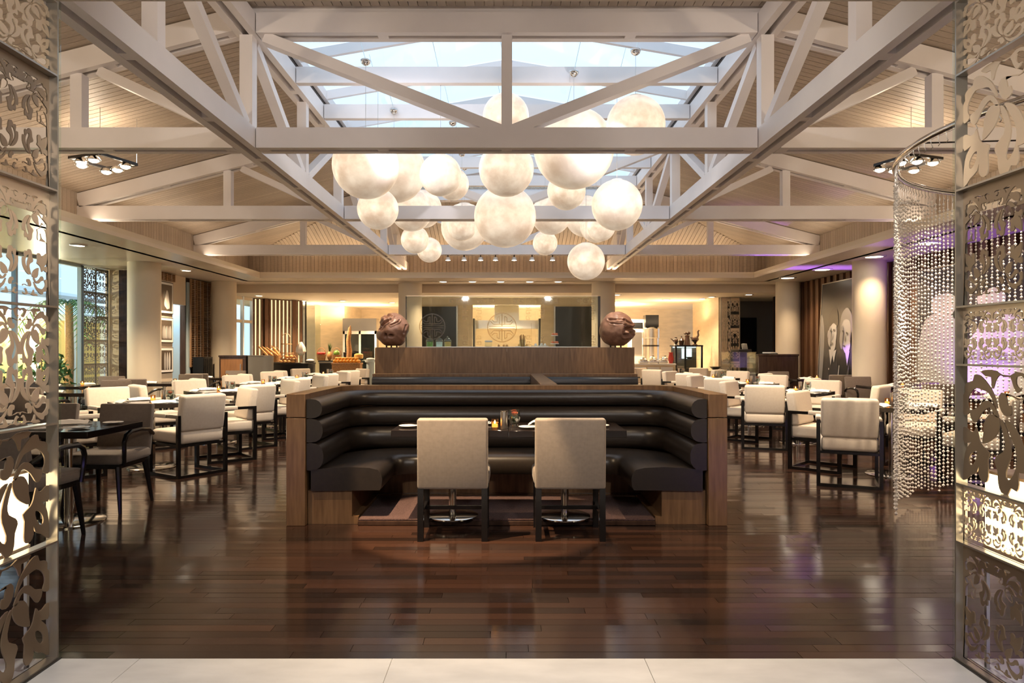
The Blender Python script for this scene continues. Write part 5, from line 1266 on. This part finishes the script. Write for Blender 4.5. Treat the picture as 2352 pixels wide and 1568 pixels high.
dr = thing('driftwood_post', 'upright weathered driftwood post behind the oranges', 'sculpture', (XF(799), 18.9, 1.02)); m = MB(); m.tube([(0, 0, 0), (.02, 0, .3), (-.01, 0, .6), (.02, .01, .95)], [.07, .075, .06, .03], 9); m.tube([(.0, 0, .6), (.05, 0, .8), (.045, 0, 1.0)], [.045, .03, .015], 8); m.obj('trunk', 'basket', dr)
bt = thing('black_canister', 'black canister on the fruit counter beside the melon basket', 'canister', (XF(788), Yf+.33, 1.02)); MB().lathe([(0, 0), (.07, 0), (.075, .24), (0, .24)], n=16).obj('body', 'void', bt); MB().lathe([(0, .24), (.078, .24), (.078, .26), (0, .265)], n=16).obj('lid', 'frame', bt)
cw = thing('yellow_cheese', 'yellow cheese wheel on a dark pedestal', 'cheese', (px2x(824, 18.8), 18.8, 1.1)); MB().lathe([(0, 0), (.10, 0), (.125, .05), (.12, .12), (.06, .15), (0, .13)], n=24).obj('rind', 'cheese', cw)
pd = thing('display_pedestal', 'dark pedestal under the cheese wheel', 'pedestal', (px2x(824, 18.8), 18.8, 0)); MB().lathe([(0, .002), (.09, .002), (.09, 1.05), (.15, 1.06), (.15, 1.099), (0, 1.099)], n=24).obj('post', 'void', pd)
p2 = thing('display_pedestal', 'pale green pedestal beside the cheese wheel', 'pedestal', (px2x(851, 18.7), 18.7, 0)); MB().lathe([(0, .002), (.11, .002), (.11, 1.0), (.15, 1.02), (.15, 1.08), (0, 1.08)], n=24).obj('post', 'blue', p2); MB().sphere((0, 0, 1.1), 1, 12, (.12, .1, .03)).obj('folded_cloth', 'linen', p2)
# dessert counter jars and cake stands
def jar(label, x, y, mat): 
    t = thing('glass_jar', label, 'jar', (x, y, 1.395), 0, 'glass jars on the dessert counter'); MB().lathe([(.055, 0), (.065, .01), (.068, .11), (.055, .12), (.050, .12), (.06, .105), (.055, .014), (0, .01)], n=20).obj('glass', 'glass', t)
    MB().lathe([(0, .012), (.052, .012), (.055, .09), (0, .095)], n=16).obj('sweets', mat, t); MB().lathe([(.06, .12), (.05, .14), (.018, .155), (.012, .165), (.02, .178), (0, .19)], n=16).obj('lid', 'glass', t)
for x, mt, lb in ((987, 'melon', 'lidded glass jar of green sweets'), (1009, 'paper', 'lidded glass jar of white sweets'), (1028, 'cheese', 'lidded glass jar of yellow sweets')): jar(lb, px2x(x, 11.8), 11.8, mt)
lb = thing('light_box', 'glowing cool white light box under the glass jars', 'lamp', (px2x(1011, 11.8), 11.8, 1.36)); MB().box(-.22, .22, -.09, .09, 0, .026).obj('panel', 'cool', lb); MB().box(-.23, .23, -.1, .1, .026, .034).obj('glass', 'greenglass', lb)
def cstand(label, px, tiers, mt):
    t = thing('cake_stand', label, 'stand', (px2x(px, 11.85), 11.85, 1.36), 0, 'cake stands on the dessert counter'); MB().cyl((0, 0, 0), (0, 0, tiers[-1][0]), .01, n=8).obj('stem', 'glass', t); MB().lathe([(0, 0), (.06, 0), (.03, .02), (0, .02)], n=16).obj('foot', 'glass', t)
    for z, r in tiers:
        MB().lathe([(0, z), (r, z), (r, z+.012), (0, z+.012)], n=20).obj('tier', 'white', t)
        for k in range(5): MB().lathe([(0, z+.012), (.018, z+.012), (.022, z+.035), (.008, z+.05), (0, z+.05)], (r*.6*math.cos(k*1.26), r*.6*math.sin(k*1.26), 0), 8).obj('cake', mt, t)
cstand('low cake stand with orange sponge cakes near the middle of the glass', 1154, ((.03, .13),), 'bread'); cstand('cake stand with tall breadsticks jar place', 1200, ((.04, .12),), 'cheese'); cstand('wide low stand of pale pastries', 1240, ((.05, .15),), 'paper'); cstand('two-tier stand of small red cakes', 1274, ((.09, .075), (.23, .06)), 'rose')
bs = thing('breadstick_jar', 'tall glass jar full of breadsticks behind the etched glass', 'jar', (px2x(1200, 11.65), 11.68, 1.36)); MB().lathe([(.05, 0), (.055, .16), (.05, .16), (.045, .01), (0, .008)], n=18).obj('glass', 'glass', bs)
for k in range(7): MB().cyl((.02*math.cos(k), .02*math.sin(k), .012), (.045*math.cos(k), .045*math.sin(k), .23+.01*(k % 3)), .008, n=6).obj('breadstick', 'bread', bs)
bj = thing('banded_jar', 'square glass canister with white lid behind the etched glass', 'jar', (px2x(1122, 11.7), 11.7, 1.36)); MB().box(-.06, .06, -.06, .06, 0, .12, None, .01).obj('glass', 'glass', bj); MB().box(-.064, .064, -.064, .064, .12, .15, None, .008).obj('lid', 'linen', bj); MB().box(-.05, .05, -.05, .05, .005, .05).obj('biscuits', 'bread', bj)
# chafing dishes and crockery on the white counters
for k, (px, Y, z) in enumerate(((1478, 18.4, .98), (1500, 18.45, .98), (1522, 18.4, .98), (1500, 19.8, 1.02), (1528, 19.8, 1.02))):
    t = thing('chafing_dish', ('steel chafing dish at the partition end of the white counter', 'middle steel chafing dish on the white counter', 'steel chafing dish nearest the black cabinet', 'steel chafing dish on the carving counter by the rotisserie', 'steel chafing dish at the far end of the carving counter')[k], 'serving dish', (px2x(px, Y), Y, z), 0, 'chafing dishes')
    MB().box(-.12, .12, -.09, .09, 0, .07, None, .01).obj('tray', 'steel', t); MB().sphere((0, 0, .07), 1, 14, (.115, .085, .07)).obj('lid', 'chrome', t); MB().box(-.03, .03, -.01, .01, .14, .155).obj('handle', 'frame', t)
bw = thing('serving_bowl', 'wide dark bowl at the foot of the travertine wall', 'bowl', (px2x(1643, 18.2), 18.2, .80)); MB().lathe([(0, 0), (.05, 0), (.16, .10), (.15, .10), (0, .015)], n=20).obj('dish', 'void', bw)
cabinet('low stone console against the travertine wall', 'console', 5.1, 5.8, 18.0, 18.45, .80, 'stone', 'stone', 'console')
